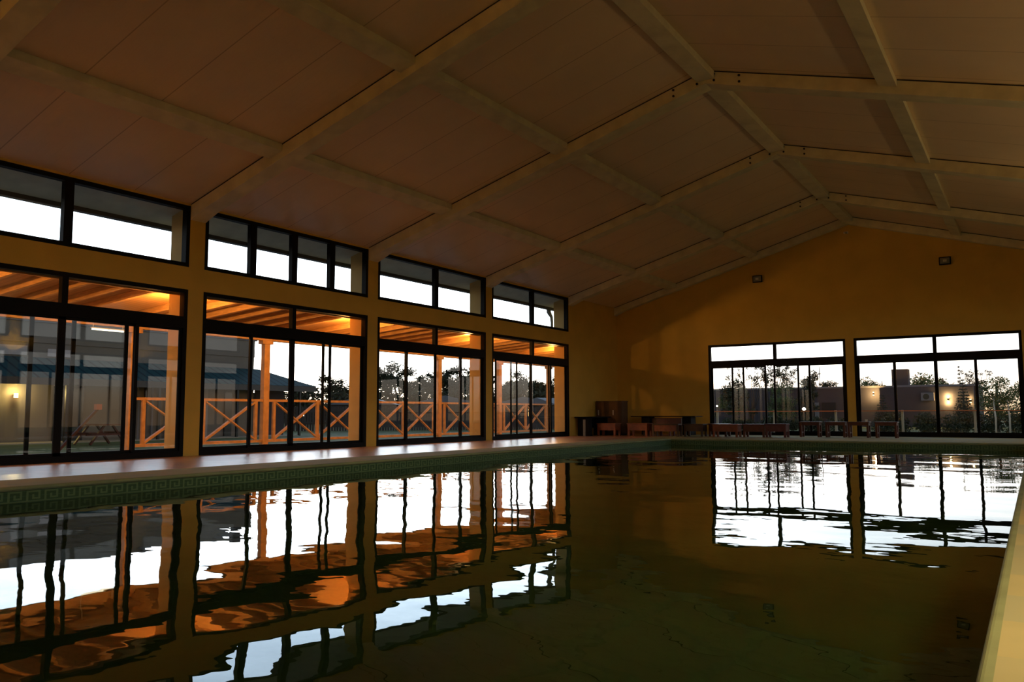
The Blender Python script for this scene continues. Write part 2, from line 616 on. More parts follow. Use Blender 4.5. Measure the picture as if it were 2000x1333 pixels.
# ceiling: two slopes
mb = MB()
ov = 0.9
mb.prism([(0.0, EZ), (RX, RZ), (RX, RZ + 0.12), (0.0, EZ + 0.12)], 'y', Y_BACK - 0.4, L_END + 0.5)
mb.prism([(W_ROOM + 0.9, EZ - SL * 0.9), (RX, RZ), (RX, RZ + 0.12), (W_ROOM + 0.9, EZ - SL * 0.9 + 0.12)], 'y', Y_BACK - 0.4, L_END + 0.5)
tag(mb.build('ceiling', M['ceiling']), kind='structure')
mb = MB()
mb.prism([(0.0, EZ), (-0.92, EZ - SL * 0.92), (-0.92, EZ - SL * 0.92 + 0.12), (0.0, EZ + 0.12)], 'y', Y_BACK - 0.4, L_END + 0.5)
tag(mb.build('trim_1', M['eave']), kind='structure')
mb = MB()
g0 = EZ - SL * 0.92
mb.prism([(-0.90, g0 - 0.07), (-1.05, g0 - 0.07), (-1.07, g0 + 0.10), (-1.045, g0 + 0.10), (-1.03, g0 - 0.045), (-0.925, g0 - 0.045), (-0.925, g0 + 0.10), (-0.90, g0 + 0.02)], 'y', Y_BACK - 0.4, L_END + 0.5)
tag(mb.build('roof_gutter', M['gutter'], origin=(-0.98, 9.0, g0)), 'long dark gutter along the eave outside the upper left windows', 'gutter')

# floor with the pool opening
mb = MB()
CW = 1.0
fx0, fx1, fy0, fy1 = PX0 - CW, PX1 + CW, PY0 - CW, PY1 + CW
mb.box(-0.2, fx0, Y_BACK, L_END + 0.2, -0.3, 0)
mb.box(fx1, W_ROOM, Y_BACK, L_END + 0.2, -0.3, 0)
mb.box(fx0, fx1, Y_BACK, fy0, -0.3, 0)
tag(mb.build('floor', M['deck']), kind='structure')

mb = MB()
mb.box(fx0, fx1, fy1, L_END + 0.2, -0.3, 0)
tag(mb.build('trim_5', M['coping']), kind='structure')

# coping ring with a rounded nose
NZ = 0.028


def ring(mbx, x0, x1, y0, y1, prof):
    """prof: list of (inset toward pool, z); swept round the rectangle, closed"""
    k = len(mbx.v)
    n = len(prof)
    for cx_, cy_, sx, sy in ((x0, y0, 1, 1), (x1, y0, -1, 1), (x1, y1, -1, -1), (x0, y1, 1, -1)):
        for (d, z) in prof:
            mbx.v.append((cx_ + sx * d, cy_ + sy * d, z))
    for c in range(4):
        for i in range(n):
            a = k + c * n + i
            b = k + c * n + (i + 1) % n
            a2 = k + ((c + 1) % 4) * n + i
            b2 = k + ((c + 1) % 4) * n + (i + 1) % n
            mbx.f.append((a, a2, b2, b))


mb = MB()
ring(mb, fx0, fx1, fy0, fy1, [(0, 0.0), (CW - 0.035, 0.0), (CW - 0.035, -0.05), (0, -0.05)])
tag(mb.build('trim_2', M['coping']), kind='structure')
mb = MB()
prof = [(CW - 0.035, 0.0)] + [(CW - 0.012 + 0.022 * math.sin(a), -0.022 + 0.022 * math.cos(a)) for a in [i * PI / 8 for i in range(9)]] + [(CW - 0.035, -0.044)]
ring(mb, fx0, fx1, fy0, fy1, prof)
tag(mb.build('trim_3', M['nose']), kind='structure')
# basin
mb = MB()
PD = -1.5
for q in ((PX0 - 0.15, PX0, PY0 - 0.15, PY1 + 0.15), (PX1, PX1 + 0.15, PY0 - 0.15, PY1 + 0.15)):
    mb = MB()
    mb.box(*q, PD, -0.05)
    tag(mb.build('pool_wall', M['pool_tile']), kind='structure')
for q in ((PY1, PY1 + 0.15), (PY0 - 0.15, PY0)):
    mb = MB()
    mb.box(PX0, PX1, *q, PD, -0.05)
    tag(mb.build('pool_wall', M['pool_tile']), kind='structure')
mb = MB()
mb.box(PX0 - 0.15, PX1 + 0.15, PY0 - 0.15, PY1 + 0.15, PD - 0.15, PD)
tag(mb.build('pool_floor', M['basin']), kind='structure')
mb = MB()
e_ = 0.0005
mb.poly([(PX0 + e_, PY0 + e_, WZ), (PX1 - e_, PY0 + e_, WZ), (PX1 - e_, PY1 - e_, WZ), (PX0 + e_, PY1 - e_, WZ)], [(0, 1, 2, 3)])
wat = mb.build('pool_water', M['water'])
if wat.data.polygons[0].normal.z < 0:
    wat.data.flip_normals()
tag(wat, 'dark still water filling the long indoor pool, mirroring the windows', 'water', kind='stuff')


# ------------------------------------------------------------------ windows
WCOUNT = [0]


def add_window(axis, plane, a, b, zb, zt, stiles=None, mull=None, transom=None, sgn=1, mw=0.17, panes='full'):
    """axis 'y': window lies along y in plane x=plane; 'x': along x in plane y=plane. sgn: outward direction
    of depth. a..b extent. Parts: frame, sash (each > pane), fixed panes."""
    WCOUNT[0] += 1
    c = (a + b) / 2

    def bx(mbx, s0, s1, d0, d1, z0, z1):
        p0, p1 = plane + sgn * d0, plane + sgn * d1
        if p0 > p1:
            p0, p1 = p1, p0
        if axis == 'y':
            mbx.box(p0, p1, s0, s1, z0, z1)
        else:
            mbx.box(s0, s1, p0, p1, z0, z1)
    loc = (plane, c, zb) if axis == 'y' else (c, plane, zb)
    root = thing('window_%d' % WCOUNT[0], loc, kind='structure')
    f = MB()
    t = 0.075
    e = -0.012
    D = 0.12
    bx(f, a, a + t, e, D, zb, zt)
    bx(f, b - t, b, e, D, zb, zt)
    bx(f, a + t, b - t, e, D, zt - t, zt)
    hb = 0.10 if transom else t
    bx(f, a + t, b - t, e, D, zb, zb + hb)
    if transom:
        bx(f, a + t, b - t, e, D, transom[0], transom[1])
    for mm in (mull or []):
        bx(f, mm - mw / 2 + (0.035 if transom else 0), mm + mw / 2 - (0.035 if transom else 0), e, D * 0.8, (transom[1] if transom else zb + t), zt - t)
    f.build('frame', M['frame'], root)
    top0 = transom[1] if transom else zb + t
    cuts = [a + t] + list(mull or []) + [b - t]
    for i in range(len(cuts) - 1):
        g = MB()
        bx(g, cuts[i] + 0.005, cuts[i + 1] - 0.005, 0.055, 0.061, top0, zt - t)
        g.build('pane', M['glass'], root)
    if transom:
        # sliding sashes: (start, end, track)
        for (s0, s1, tr) in stiles:
            sb = MB()
            d0, d1 = (0.02, 0.05) if tr == 0 else (0.06, 0.09)
            w = 0.062
            z0, z1 = zb + hb, transom[0]
            bx(sb, s0, s0 + w, d0, d1, z0, z1)
            bx(sb, s1 - w, s1, d0, d1, z0, z1)
            bx(sb, s0 + w, s1 - w, d0, d1, z1 - 0.045, z1)
            bx(sb, s0 + w, s1 - w, d0, d1, z0, z0 + 0.05)
            so = sb.build('sash', M['frame'], root)
            g = MB()
            bx(g, s0 + w, s1 - w, (d0 + d1) / 2 - 0.003, (d0 + d1) / 2 + 0.003, z0 + 0.05, z1 - 0.045)
            g.build('pane', M['glass'], so)
    return root


def std(a, b):
    """four sliding sashes, outer pair fixed, inner pair on the other track"""
    c = (a + b) / 2
    q = (b - a) / 4
    return [(a + 0.07, a + q + 0.03, 1), (a + q - 0.03, c + 0.02, 0), (c - 0.02, b - q + 0.03, 0), (b - q - 0.03, b - 0.07, 1)]


TR = (2.33, 2.545)
lw = []
for i, (a, b) in enumerate(gaps):
    if i == 3:      # W2
        st = [(a + 0.07, 10.72, 1), (10.63, 11.90, 0), (11.70, 12.75, 0), (12.84, b - 0.07, 1), ]
        st = [(a + 0.07, 10.78, 1), (10.70, 11.86, 0), (11.72, 12.92, 0), (12.69, b - 0.07, 1)]
    elif i == 2:    # W1
        st = [(a + 0.07, 6.58, 1), (6.50, 7.03, 0), (6.9, 8.12, 1), (7.19, 8.29, 0), (8.04, b - 0.07, 1)]
        st = [(a + 0.07, 6.57, 1), (5.9, 7.04, 0), (6.92, 8.12, 0), (7.17, 8.31, 1), (8.25, b - 0.07, 0)]
    elif i == 5:    # W4
        st = [(19.42, 20.40, 1), (19.42, 20.65, 0), (20.30, 21.50, 1), (21.36, 22.66, 0)]
        st = [(19.42, 20.62, 0), (20.30, 21.46, 1), (21.40, 22.66, 0), (22.54, b - 0.07, 1)]
    else:
        st = std(a, b)
    c = (a + b) / 2
    add_window('y', -0.01, a, b, ZB, ZT, stiles=st, mull=[c], transom=TR, sgn=-1)
    lw.append((a, b))
for i, (a, b) in enumerate(gaps):
    c = (a + b) / 2
    q = (b - a) / 4
    if i == 3:
        add_window('y', -0.01, a, b, UB, UT, mull=[10.70, 11.78, 12.88], sgn=-1, mw=0.15)
    else:
        add_window('y', -0.01, a, b, UB, UT, mull=[c], sgn=-1, mw=0.15)
for (a, b) in gaps[:6]:          # same glazing on the camera's side, unseen, added to let in more daylight
    c = (a + b) / 2
    add_window('y', W_ROOM + 0.01, a, b, ZB, ZT, stiles=std(a, b), mull=[c], transom=TR, sgn=1)
    add_window('y', W_ROOM + 0.01, a, b, UB, UT, mull=[c], sgn=1, mw=0.15)
# far end windows
a, b = EW[0]
add_window('x', L_END + 0.01, a, b, 0, ETZ, stiles=[(a + 0.07, 4.72, 1), (4.29, 5.47, 0), (5.70, 6.56, 1), (5.74, 6.91, 0), (6.82, b - 0.07, 1)][:1] + [(4.29, 5.47, 0), (5.71, 6.90, 0), (6.47, b - 0.07, 1)], mull=[(a + b) / 2 + 0.02], transom=TR, sgn=1)
a, b = EW[1]
add_window('x', L_END + 0.01, a, b, 0, ETZ, stiles=[(a + 0.07, 9.45, 1), (9.37, 10.60, 0), (10.50, 11.64, 0), (11.56, b - 0.07, 1)], mull=[(a + b) / 2 + 0.02], transom=TR, sgn=1)

# ------------------------------------------------------------------ rafters and purlins
RD = 0.25
ORD = ['nearest the camera', 'second nearest the camera', 'third nearest the camera', 'fourth from the camera', 'nearly at the far wall', 'flat against the far wall']
raf = [(4.39, 4.735), (9.235, 9.565), (14.03, 14.375), (18.895, 19.21), (23.76, 24.08), (27.28, 27.495)]
raf_lab = {
    (4.39, 4.735): 'broad pale roof rafter crossing the top left corner of the picture',
    (9.235, 9.565): 'broad pale roof rafter landing between the first and second left windows',
    (14.03, 14.375): 'broad pale roof rafter landing between the four-pane and third upper left windows',
    (18.895, 19.21): 'pale roof rafter landing between the third and last upper left windows',
    (23.76, 24.08): 'pale roof rafter landing just beyond the last left window',
    (27.28, 27.495): 'thin pale roof rafter set flat against the far gable wall'}
for (a, b) in [(-5.44, -5.10), (-0.61, -0.27)] + raf:
    root = thing('roof_rafter', (RX, a, RZ), raf_lab.get((a, b), 'pale roof rafter ' + ('above the camera' if a > -1 else 'behind the camera')), 'rafter', 'roof rafters')
    mb = MB()
    mb.prism([(0.0, EZ - 0.002), (RX, RZ - 0.002), (RX, RZ - RD), (0.35, EZ + SL * 0.35 - RD), (0.0, EZ - 0.30)], 'y', a, b)
    mb.prism([(W_ROOM, EZ - 0.002), (RX, RZ - 0.002), (RX, RZ - RD), (W_ROOM - 0.35, EZ + SL * 0.35 - RD), (W_ROOM, EZ - 0.30)], 'y', a, b)
    mb.build('beam', M['beam'], root, bevel=0.006)
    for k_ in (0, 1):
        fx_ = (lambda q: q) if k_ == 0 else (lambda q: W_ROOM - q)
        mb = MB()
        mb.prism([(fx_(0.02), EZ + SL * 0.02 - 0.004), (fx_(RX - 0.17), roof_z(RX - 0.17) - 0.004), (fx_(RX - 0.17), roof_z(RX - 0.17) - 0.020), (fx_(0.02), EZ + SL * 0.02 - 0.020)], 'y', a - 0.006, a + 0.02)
        mb.build('shade_line', M['bolt'], root)  # thin dark strip drawn as the shadow line where rafter meets ceiling
    if a > 9 and b < 27.3:
        for s in (-1, 1):
            for (dx, dz) in ((0.16, -0.07), (0.16, -0.20), (0.62, -0.07), (0.62, -0.20)):
                x = RX + s * dx
                z = roof_z(x) + dz * 0.9
                k = MB()
                k.tube([(x, a - 0.018, z), (x, a + 0.01, z)], 0.022, 8)
                k.build('bolt', M['bolt'], root)
plines = [(2.15, 2.45, 'left slope purlin nearest the window wall'), (5.08, 5.36, 'left slope purlin midway up'),
          (8.08, 8.42, 'ridge beam'), (11.14, 11.42, 'right slope purlin just below the ridge'), (14.05, 14.35, 'low right slope purlin')]
bays = [('behind the camera', -5.10, -0.61), ('over the camera', -0.27, 4.39), ('between the first and second rafters', 4.735, 9.235),
        ('between the second and third rafters', 9.565, 14.03), ('between the third and fourth rafters', 14.375, 18.895),
        ('between the fourth and fifth rafters', 19.21, 23.76), ('between fifth rafter and gable', 24.08, 27.28)]
PDP = 0.13
for (x0, x1, nm) in plines:
    for (bn, ya, yb) in bays:
        mb = MB()
        if x0 < RX < x1:
            prof = [(x0, roof_z(x0)), (RX, RZ), (x1, roof_z(x1)), (x1, roof_z(x1) - 0.14), (x0, roof_z(x0) - 0.14)]
            prof = [(p[0], p[1] - 0.002) for p in prof]
        else:
            prof = [(x0, roof_z(x0) - 0.002), (x1, roof_z(x1) - 0.002), (x1, roof_z(x1) - PDP), (x0, roof_z(x0) - PDP)]
        mb.prism(prof, 'y', ya, yb)
        o = mb.build('roof_purlin' if nm != 'ridge beam' else 'ridge_beam', M['beam'], origin=((x0 + x1) / 2, (ya + yb) / 2, roof_z(x0)), bevel=0.006)
        tag(o, 'pale ' + nm + ' ' + bn, 'purlin' if nm != 'ridge beam' else 'ridge beam', 'roof purlins' if nm != 'ridge beam' else 'ridge beams')

# ------------------------------------------------------------------ fittings on the far wall
for (x, z, lab) in ((5.31, 5.27, 'small square floodlight on the far wall left of the gable centre'),
                    (10.95, 5.30, 'square floodlight high on the far wall right of the gable centre')):
    r = thing('floodlight', (x, L_END, z), lab, 'floodlight', 'floodlights on the far wall')
    h = MB()
    h.box(x - 0.16, x + 0.16, L_END - 0.13, L_END - 0.07, z - 0.12, z + 0.12)
    h.build('housing', M['frame'], r, bevel=0.01)
    g = MB()
    g.box(x - 0.13, x + 0.13, L_END - 0.136, L_END - 0.129, z - 0.09, z + 0.09)
    g.build('lens', M['grey_glass'], r)
    g = MB()
    g.box(x - 0.05, x + 0.05, L_END - 0.142, L_END - 0.135, z - 0.035, z + 0.035)
    g.build('emitter', M['eave'], r)
    k = MB()
    k.box(x - 0.03, x + 0.03, L_END - 0.08, L_END + 0.005, z - 0.03, z + 0.03)
    k.build('bracket', M['frame'], r)
r = thing('wall_sensor', (8.17, L_END, 6.52), 'tiny pale sensor under the peak of the far gable', 'sensor')
k = MB()
k.box(8.10, 8.24, L_END - 0.05, L_END + 0.005, 6.49, 6.56)
k.build('case', M['white'], r, bevel=0.01)
k = MB()
k.tube([(8.17, L_END - 0.10, 6.50), (8.17, L_END - 0.045, 6.51)], [0.03, 0.035], 10)
k.build('lens', M['grey_glass'], r)


# ------------------------------------------------------------------ furniture at the far end
def low_bench(x0, x1, y, label, mat, h=0.42, d=0.42, apron=0.20, group='low wooden benches along the far end'):
    r = thing('low_bench', ((x0 + x1) / 2, y + d / 2, 0), label, 'bench', group)
    s = MB()
    s.box(x0 - 0.02, x1 + 0.02, y - 0.02, y + d + 0.02, h - 0.035, h)
    s.build('seat', mat, r, bevel=0.006)
    ap = MB()
    ap.box(x0 + 0.03, x1 - 0.03, y + 0.005, y + 0.03, h - 0.035 - apron, h - 0.035)
    ap.box(x0 + 0.03, x1 - 0.03, y + d - 0.03, y + d - 0.005, h - 0.035 - apron, h - 0.035)
    ap.box(x0 + 0.005, x0 + 0.03, y + 0.03, y + d - 0.03, h - 0.035 - apron, h - 0.035)
    ap.box(x1 - 0.03, x1 - 0.005, y + 0.03, y + d - 0.03, h - 0.035 - apron, h - 0.035)
    ap.build('apron', mat, r)
    for lx in (x0, x1 - 0.065):
        for ly in (y, y + d - 0.065):
            k = MB()
            k.box(lx, lx + 0.065, ly, ly + 0.065, 0, h - 0.035)
            k.build('leg', mat, r, bevel=0.004)
    return r


low_bench(0.68, 1.34, 24.45, 'short orange wooden bench beside the black desk by the left wall', M['orange_wood'])
low_bench(1.72, 2.40, 24.60, 'short orange wooden bench under the left end of the long black table', M['orange_wood'])
low_bench(1.40, 2.05, 25.25, 'dark brown wooden bench tucked behind the two orange benches', M['dark_brown'])
low_bench(2.47, 2.98, 25.15, 'dark plum wooden bench between the second orange bench and the high-backed one', M['purple_wood'], h=0.40)
low_bench(3.50, 4.12, 25.0, 'dark brown wooden bench just left of the first far window', M['dark_brown'], h=0.40)
low_bench(4.18, 4.76, 25.40, 'red-brown wooden bench under the left edge of the first far window', M['red_wood'], h=0.41)
low_bench(4.50, 5.28, 24.85, 'orange-brown wooden bench in front of the first far window', M['orange_wood'], h=0.40)
low_bench(5.36, 6.02, 25.15, 'red wooden bench left of the plum bench in the far window', M['red_wood'], h=0.40)
low_bench(6.05, 6.66, 25.15, 'plum red wooden bench at the right end of the low bench row', M['purple_wood'], h=0.41)
# bench with a solid back
r = thing('backed_bench', (2.98, 25.0, 0), 'brown wooden bench whose solid back rises in front of the long black table', 'bench')
s = MB(); s.box(2.52, 3.42, 24.72, 25.06, 0.36, 0.40); s.build('seat', M['dark_brown'], r, bevel=0.006)
s = MB(); s.box(2.54, 3.40, 24.74, 24.77, 0.16, 0.36); s.box(2.54, 3.40, 25.02, 25.05, 0.16, 0.36); s.build('apron', M['orange_wood'], r)
s = MB(); s.box(2.54, 3.40, 25.065, 25.10, 0.30, 0.58); s.build('backrest', M['red_wood'], r, bevel=0.006)
for lx in (2.52, 3.355):
    for ly in (24.72, 25.0):
        s = MB(); s.box(lx, lx + 0.065, ly, ly + 0.06, 0, 0.36); s.build('leg', M['dark_brown'], r)


def stool(x0, x1, y, label):
    r = thing('wooden_stool', ((x0 + x1) / 2, y + 0.2, 0), label, 'stool', 'tall wooden stools by the far windows')
    h = 0.47
    s = MB()
    s.box(x0, x1, y, y + 0.40, h - 0.03, h)
    s.build('seat', M['red_wood'], r, bevel=0.006)
    s = MB()
    s.box(x0 + 0.05, x1 - 0.05, y + 0.03, y + 0.05, h - 0.11, h - 0.03)
    s.box(x0 + 0.05, x1 - 0.05, y + 0.35, y + 0.37, h - 0.11, h - 0.03)
    s.box(x0 + 0.03, x0 + 0.05, y + 0.03, y + 0.37, h - 0.11, h - 0.03)
    s.box(x1 - 0.05, x1 - 0.03, y + 0.03, y + 0.37, h - 0.11, h - 0.03)
    s.build('apron', M['red_wood'], r)
    for lx in (x0 + 0.02, x1 - 0.08):
        for ly in (y + 0.02, y + 0.32):
            k = MB()
            k.box(lx, lx + 0.06, ly, ly + 0.06, 0, h - 0.03)
            k.build('leg', M['red_wood'], r)
    for lx in (x0 + 0.035, x1 - 0.065):
        k = MB()
        k.box(lx, lx + 0.03, y + 0.08, y + 0.32, 0.12, 0.16)
        k.build('stretcher', M['red_wood'], r)


stool(6.84, 7.46, 26.0, 'red-brown wooden stool, leftmost of the row of four before the far windows')
stool(7.60, 8.20, 26.0, 'red-brown wooden stool under the right edge of the first far window')
stool(8.24, 8.86, 26.0, 'red-brown wooden stool in front of the pillar between the far windows')
stool(9.00, 9.62, 26.0, 'red-brown wooden stool, rightmost of the row, before the second far window')
# white cup on the third stool
c = MB(); c.tube([(8.95 - 0.18, 26.12, 0.4705), (8.95 - 0.18, 26.12, 0.54)], [0.03, 0.036], 12)
tag(c.build('small_cup', M['white'], origin=(8.77, 26.12, 0.4705)), 'small pale cup standing on the stool by the far pillar', 'cup')

# black desk along the left wall
r = thing('black_desk', (0.38, 24.75, 0), 'black desk with panel legs standing along the left wall', 'desk')
s = MB(); s.box(0.06, 0.72, 24.0, 25.45, 0.60, 0.635); s.build('desktop', M['black'], r, bevel=0.005)
for y0 in (24.12, 25.28):
    s = MB(); s.box(0.12, 0.64, y0, y0 + 0.04, 0, 0.60); s.build('leg_panel', M['black'], r)
s = MB(); s.box(0.12, 0.15, 24.16, 25.28, 0.25, 0.60); s.build('modesty_panel', M['black'], r)
s = MB(); s.box(0.34, 0.42, 24.085, 24.12, 0.0, 0.54); tag(s.build('support_strut', M['pipe'], r), 'grey upright strut')
# cabinet
r = thing('brown_cabinet', (0.6, 26.1, 0), 'tall dark brown cabinet in the left far corner behind the desk', 'cabinet')
s = MB(); s.box(0.10, 1.04, 25.60, 26.10, 0.04, 1.15); s.build('body', M['cabinet'], r)
s = MB(); s.box(0.08, 1.06, 25.56, 26.12, 1.15, 1.175); s.build('top', M['dark_brown'], r)
s = MB(); s.box(0.14, 1.00, 25.63, 26.08, 0.0, 0.04); s.build('plinth', M['black'], r)
for (x0, x1, hx) in ((0.115, 0.565, 0.155), (0.575, 1.025, 0.72)):
    s = MB(); s.box(x0, x1, 25.575, 25.60, 0.07, 1.13)
    dd = s.build('door', M['cabinet'], r, bevel=0.004)
    s = MB(); s.box(hx, hx + 0.035, 25.55, 25.575, 0.68, 0.86)
    s.build('handle', M['paper'], dd)
# long black table
r = thing('long_table', (2.36, 26.6, 0), 'long thin-topped black table against the far wall', 'table')
s = MB(); s.box(1.08, 3.42, 26.25, 27.0, 0.615, 0.645); s.build('tabletop', M['black'], r, bevel=0.004)
for x0 in (1.42, 2.92):
    s = MB(); s.box(x0, x0 + 0.30, 26.40, 26.86, 0, 0.615); s.build('leg_panel', M['black'], r)
s = MB(); s.box(1.72, 2.92, 26.60, 26.63, 0.3, 0.58); s.build('modesty_panel', M['dark_brown'], r)


# fill downlight, unseen, added on the camera's side to brighten the near pool edge
r = thing('fill_downlight', (W_ROOM, 2.2, 2.9), 'unseen fill downlight added on the right wall to brighten the near pool edge', 'wall lamp')
s = MB(); s.box(W_ROOM - 0.03, W_ROOM + 0.001, 2.1, 2.3, 2.82, 2.98); s.build('back_plate', M['frame'], r)
s = MB(); s.bar((W_ROOM - 0.02, 2.2, 2.93), (W_ROOM - 0.55, 2.2, 3.0), 0.03, 0.03); s.build('arm', M['frame'], r)
s = MB(); s.tube([(W_ROOM - 0.55, 2.2, 3.05), (W_ROOM - 0.55, 2.2, 2.98), (W_ROOM - 0.57, 2.2, 2.93)], [0.04, 0.07, 0.12], 16); s.build('shade', M['frame'], r)
ld = bpy.data.lights.new('fill_downlight_beam', 'SPOT')
ld.energy = DL_POW
ld.color = (1.0, 0.72, 0.36)
ld.spot_size = 1.35
ld.spot_blend = 0.9
ld.shadow_soft_size = 0.06
lo = bpy.data.objects.new('fill_downlight_beam', ld)
COL.objects.link(lo)
lo.parent = r
lo.location = (-0.62, 0, -0.02)
lo.rotation_euler = (Vector((W_ROOM - 0.62, 2.2, 2.88)) - Vector((13.1, 4.6, 0))).to_track_quat('Z', 'Y').to_euler()

# warm fill uplights, unseen and added to brighten the ceiling
UPL = [('right', W_ROOM, -5.27, 'on the right wall, behind the camera', 1.0), ('right', W_ROOM, 9.4, 'on the right wall, first pier ahead of the camera', 0.75),
       ('right', W_ROOM, 14.2, 'on the right wall, middle pier', 0.75), ('right', W_ROOM, 19.05, 'on the right wall, third pier', 0.8),
       ('back', 2.6, Y_BACK, 'on the end wall behind the camera, left one', 6.0), ('back', 6.4, Y_BACK, 'on the end wall behind the camera, middle one', 5.0)]
for (wl, x0, y0, nm, pw_) in UPL:
    dx, dy = (-1, 0) if wl == 'right' else (0, 1)
    r = thing('fill_uplight', (x0, y0, 2.9), 'unseen fill uplight added ' + nm, 'wall lamp', 'added fill uplights')
    bx_, by_ = x0 + dx * 0.15, y0 + dy * 0.15
    s = MB(); s.box(min(x0, x0 + dx * 0.03), max(x0, x0 + dx * 0.03), y0 - 0.06, y0 + 0.06, 2.80, 2.98) if wl == 'right' else s.box(x0 - 0.06, x0 + 0.06, y0, y0 + 0.03, 2.80, 2.98)
    s.build('back_plate', M['frame'], r)
    s = MB(); s.tube([(bx_, by_, 2.78), (bx_, by_, 2.84), (bx_, by_, 2.92), (bx_, by_, 2.99)], [0.03, 0.08, 0.115, 0.125], 20, caps=(True, False)); s.build('bowl', M['white'], r)
    s = MB(); s.bar((x0 + dx * 0.01, y0 + dy * 0.01, 2.86), (bx_ - dx * 0.06, by_ - dy * 0.06, 2.86), 0.03, 0.03); s.build('arm', M['frame'], r)
    ld = bpy.data.lights.new('fill_uplight_beam', 'AREA')
    ld.shape = 'DISK'
    ld.size = 0.15
    ld.energy = UP_POW * pw_
    ld.color = (1.0, 0.68, 0.30)
    lo = bpy.data.objects.new('fill_uplight_beam', ld)
    COL.objects.link(lo)
    lo.parent = r
    lo.location = (dx * 0.15, dy * 0.15, 0.03)
    lo.rotation_euler = Vector((-dx * 0.45, -dy * 0.45, -1.0)).to_track_quat('Z', 'Y').to_euler()

# ------------------------------------------------------------------ veranda outside the left wall
VX = -3.40            # post line
VY0, VY1 = -1.5, 29.2
VZW, VZB = 3.10, 2.86   # underside of boards at wall and at beam
vs = (VZW - VZB) / (-0.22 - VX)


def vz(x):
    return VZW + (x + 0.22) * vs


mb = MB()
mb.prism([(-0.22, VZW), (-3.75, vz(-3.75)), (-3.75, vz(-3.75) + 0.03), (-0.22, VZW + 0.03)], 'y', VY0, VY1)
vb = thing('veranda_roof', (-2.0, 12.0, 3.0), 'sloping veranda roof of orange boards outside the left windows', 'roof')
mb.build('board_ceiling', M['ver_boards'], vb)
mb = MB()
mb.prism([(-0.22, VZW + 0.03), (-3.85, vz(-3.85) + 0.03), (-3.85, vz(-3.85) + 0.08), (-0.22, VZW + 0.10)], 'y', VY0 - 0.1, VY1 + 0.1)
mb.build('roof_sheet', M['tile_roof'], vb)
mb = MB()
for (a, b) in gaps[1:]:
    mb.box(-0.26, -0.20, a, b, 2.96, VZW - 0.005)
mb.build('ledger', M['wood_x'], vb)
# beam on the posts
mb = MB(); mb.box(VX - 0.10, VX + 0.06, VY0, VY1, 2.62, 2.82)
tag(mb.build('veranda_beam', M['wood_x'], origin=(VX, 12, 2.62)), 'long orange timber beam resting on the veranda posts', 'beam')
# joists
jp = None
y = 0.35
js = []
while y < VY1 - 0.1:
    js.append(y)
    y += 0.60
for y in js:
    if jp is None:
        mb = MB()
        z1, z2 = vz(-0.56) - 0.005, vz(-3.60) - 0.005
        mb.prism([(-0.28, vz(-0.28) - 0.003), (-3.60, vz(-3.60) - 0.003), (-3.60, 2.825), (-3.30, 2.825), (-3.28, 2.74), (-0.28, vz(-0.28) - 0.13)], 'y', y - 0.035, y + 0.035)
        jp = mb.build('veranda_joist', M['wood'], origin=(-2.0, y, 2.9))
        tag(jp, 'exposed orange joist, one of the even row under the veranda boards', 'joist', 'veranda joists')
    else:
        if any(a - 0.04 < y < b + 0.04 for a, b in PIERS[:-1]) or 23.7 < y < 24.13:
            continue
        o = jp.copy()
        o.location.y = y
        COL.objects.link(o)
# posts
posts = [-0.47, 3.13, 6.73, 10.335, 13.965, 17.55, 21.12, 24.70, 28.30]
plab = {10.335: 'orange timber veranda post seen through the first left window',
        13.965: 'orange timber veranda post seen through the second left window',
        17.55: 'orange timber veranda post hidden behind the second pier',
        21.12: 'orange timber veranda post behind the centre of the third left window',
        24.70: 'orange timber veranda post at the left edge of the fourth left window',
        28.30: 'orange timber veranda post at the right end of the railing, fourth left window'}
for y in posts:
    if 4 < y < 8:
        continue
    r = thing('veranda_post', (VX, y, -0.02), plab.get(y, 'orange timber veranda post to the left of the view, ' + ('nearer one' if y > 2 else 'farther one')), 'post', 'veranda posts')
    s = MB(); s.box(VX - 0.09, VX + 0.05, y - 0.09, y + 0.09, -0.02, 2.62); s.build('shaft', M['wood_x'], r, bevel=0.008)
    s = MB(); s.box(VX - 0.11, VX + 0.07, y - 0.17, y + 0.17, 2.53, 2.62); s.build('capital', M['wood_x'], r, bevel=0.006)
# railings: two crossed bays between posts
rlab = ['crossed timber railing seen through the first and second left windows',
        'crossed timber railing to the right of the second window post',
        'crossed timber railing across the third left window, left half',
        'crossed timber railing behind the pier between third and fourth windows',
        'crossed timber railing in the fourth left window']
for i in range(3, 8):
    ya, yb = posts[i] + 0.09, posts[i + 1] - 0.09
    r = thing('veranda_railing', (VX, (ya + yb) / 2, 0), rlab[i - 3], 'railing', 'veranda railings')
    s = MB(); s.box(VX - 0.04, VX + 0.03, ya, yb, 1.07, 1.13); s.build('top_rail', M['wood_x'], r)
    s = MB(); s.box(VX - 0.035, VX + 0.025, ya, yb, 0.05, 0.12); s.build('bottom_rail', M['wood_x'], r)
    cy_ = (ya + yb) / 2
    for yy in (ya + 0.20, cy_, yb - 0.20):
        if yy == cy_:
            w = 0.045
        else:
            w = 0.04
        s = MB(); s.box(VX - 0.035, VX + 0.025, yy - w, yy + w, 0.12, 1.07); s.build('baluster', M['wood_x'], r)
    for (p, q) in ((ya + 0.24, cy_ - 0.05), (cy_ + 0.05, yb - 0.24)):
        s = MB(); s.bar((VX - 0.018, p, 0.14), (VX - 0.018, q, 1.05), 0.05, 0.075, (1, 0, 0)); s.build('brace', M['wood_x'], r)
        s = MB(); s.bar((VX + 0.012, p, 1.05), (VX + 0.012, q, 0.14), 0.03, 0.075, (1, 0, 0)); s.build('brace', M['wood_x'], r)
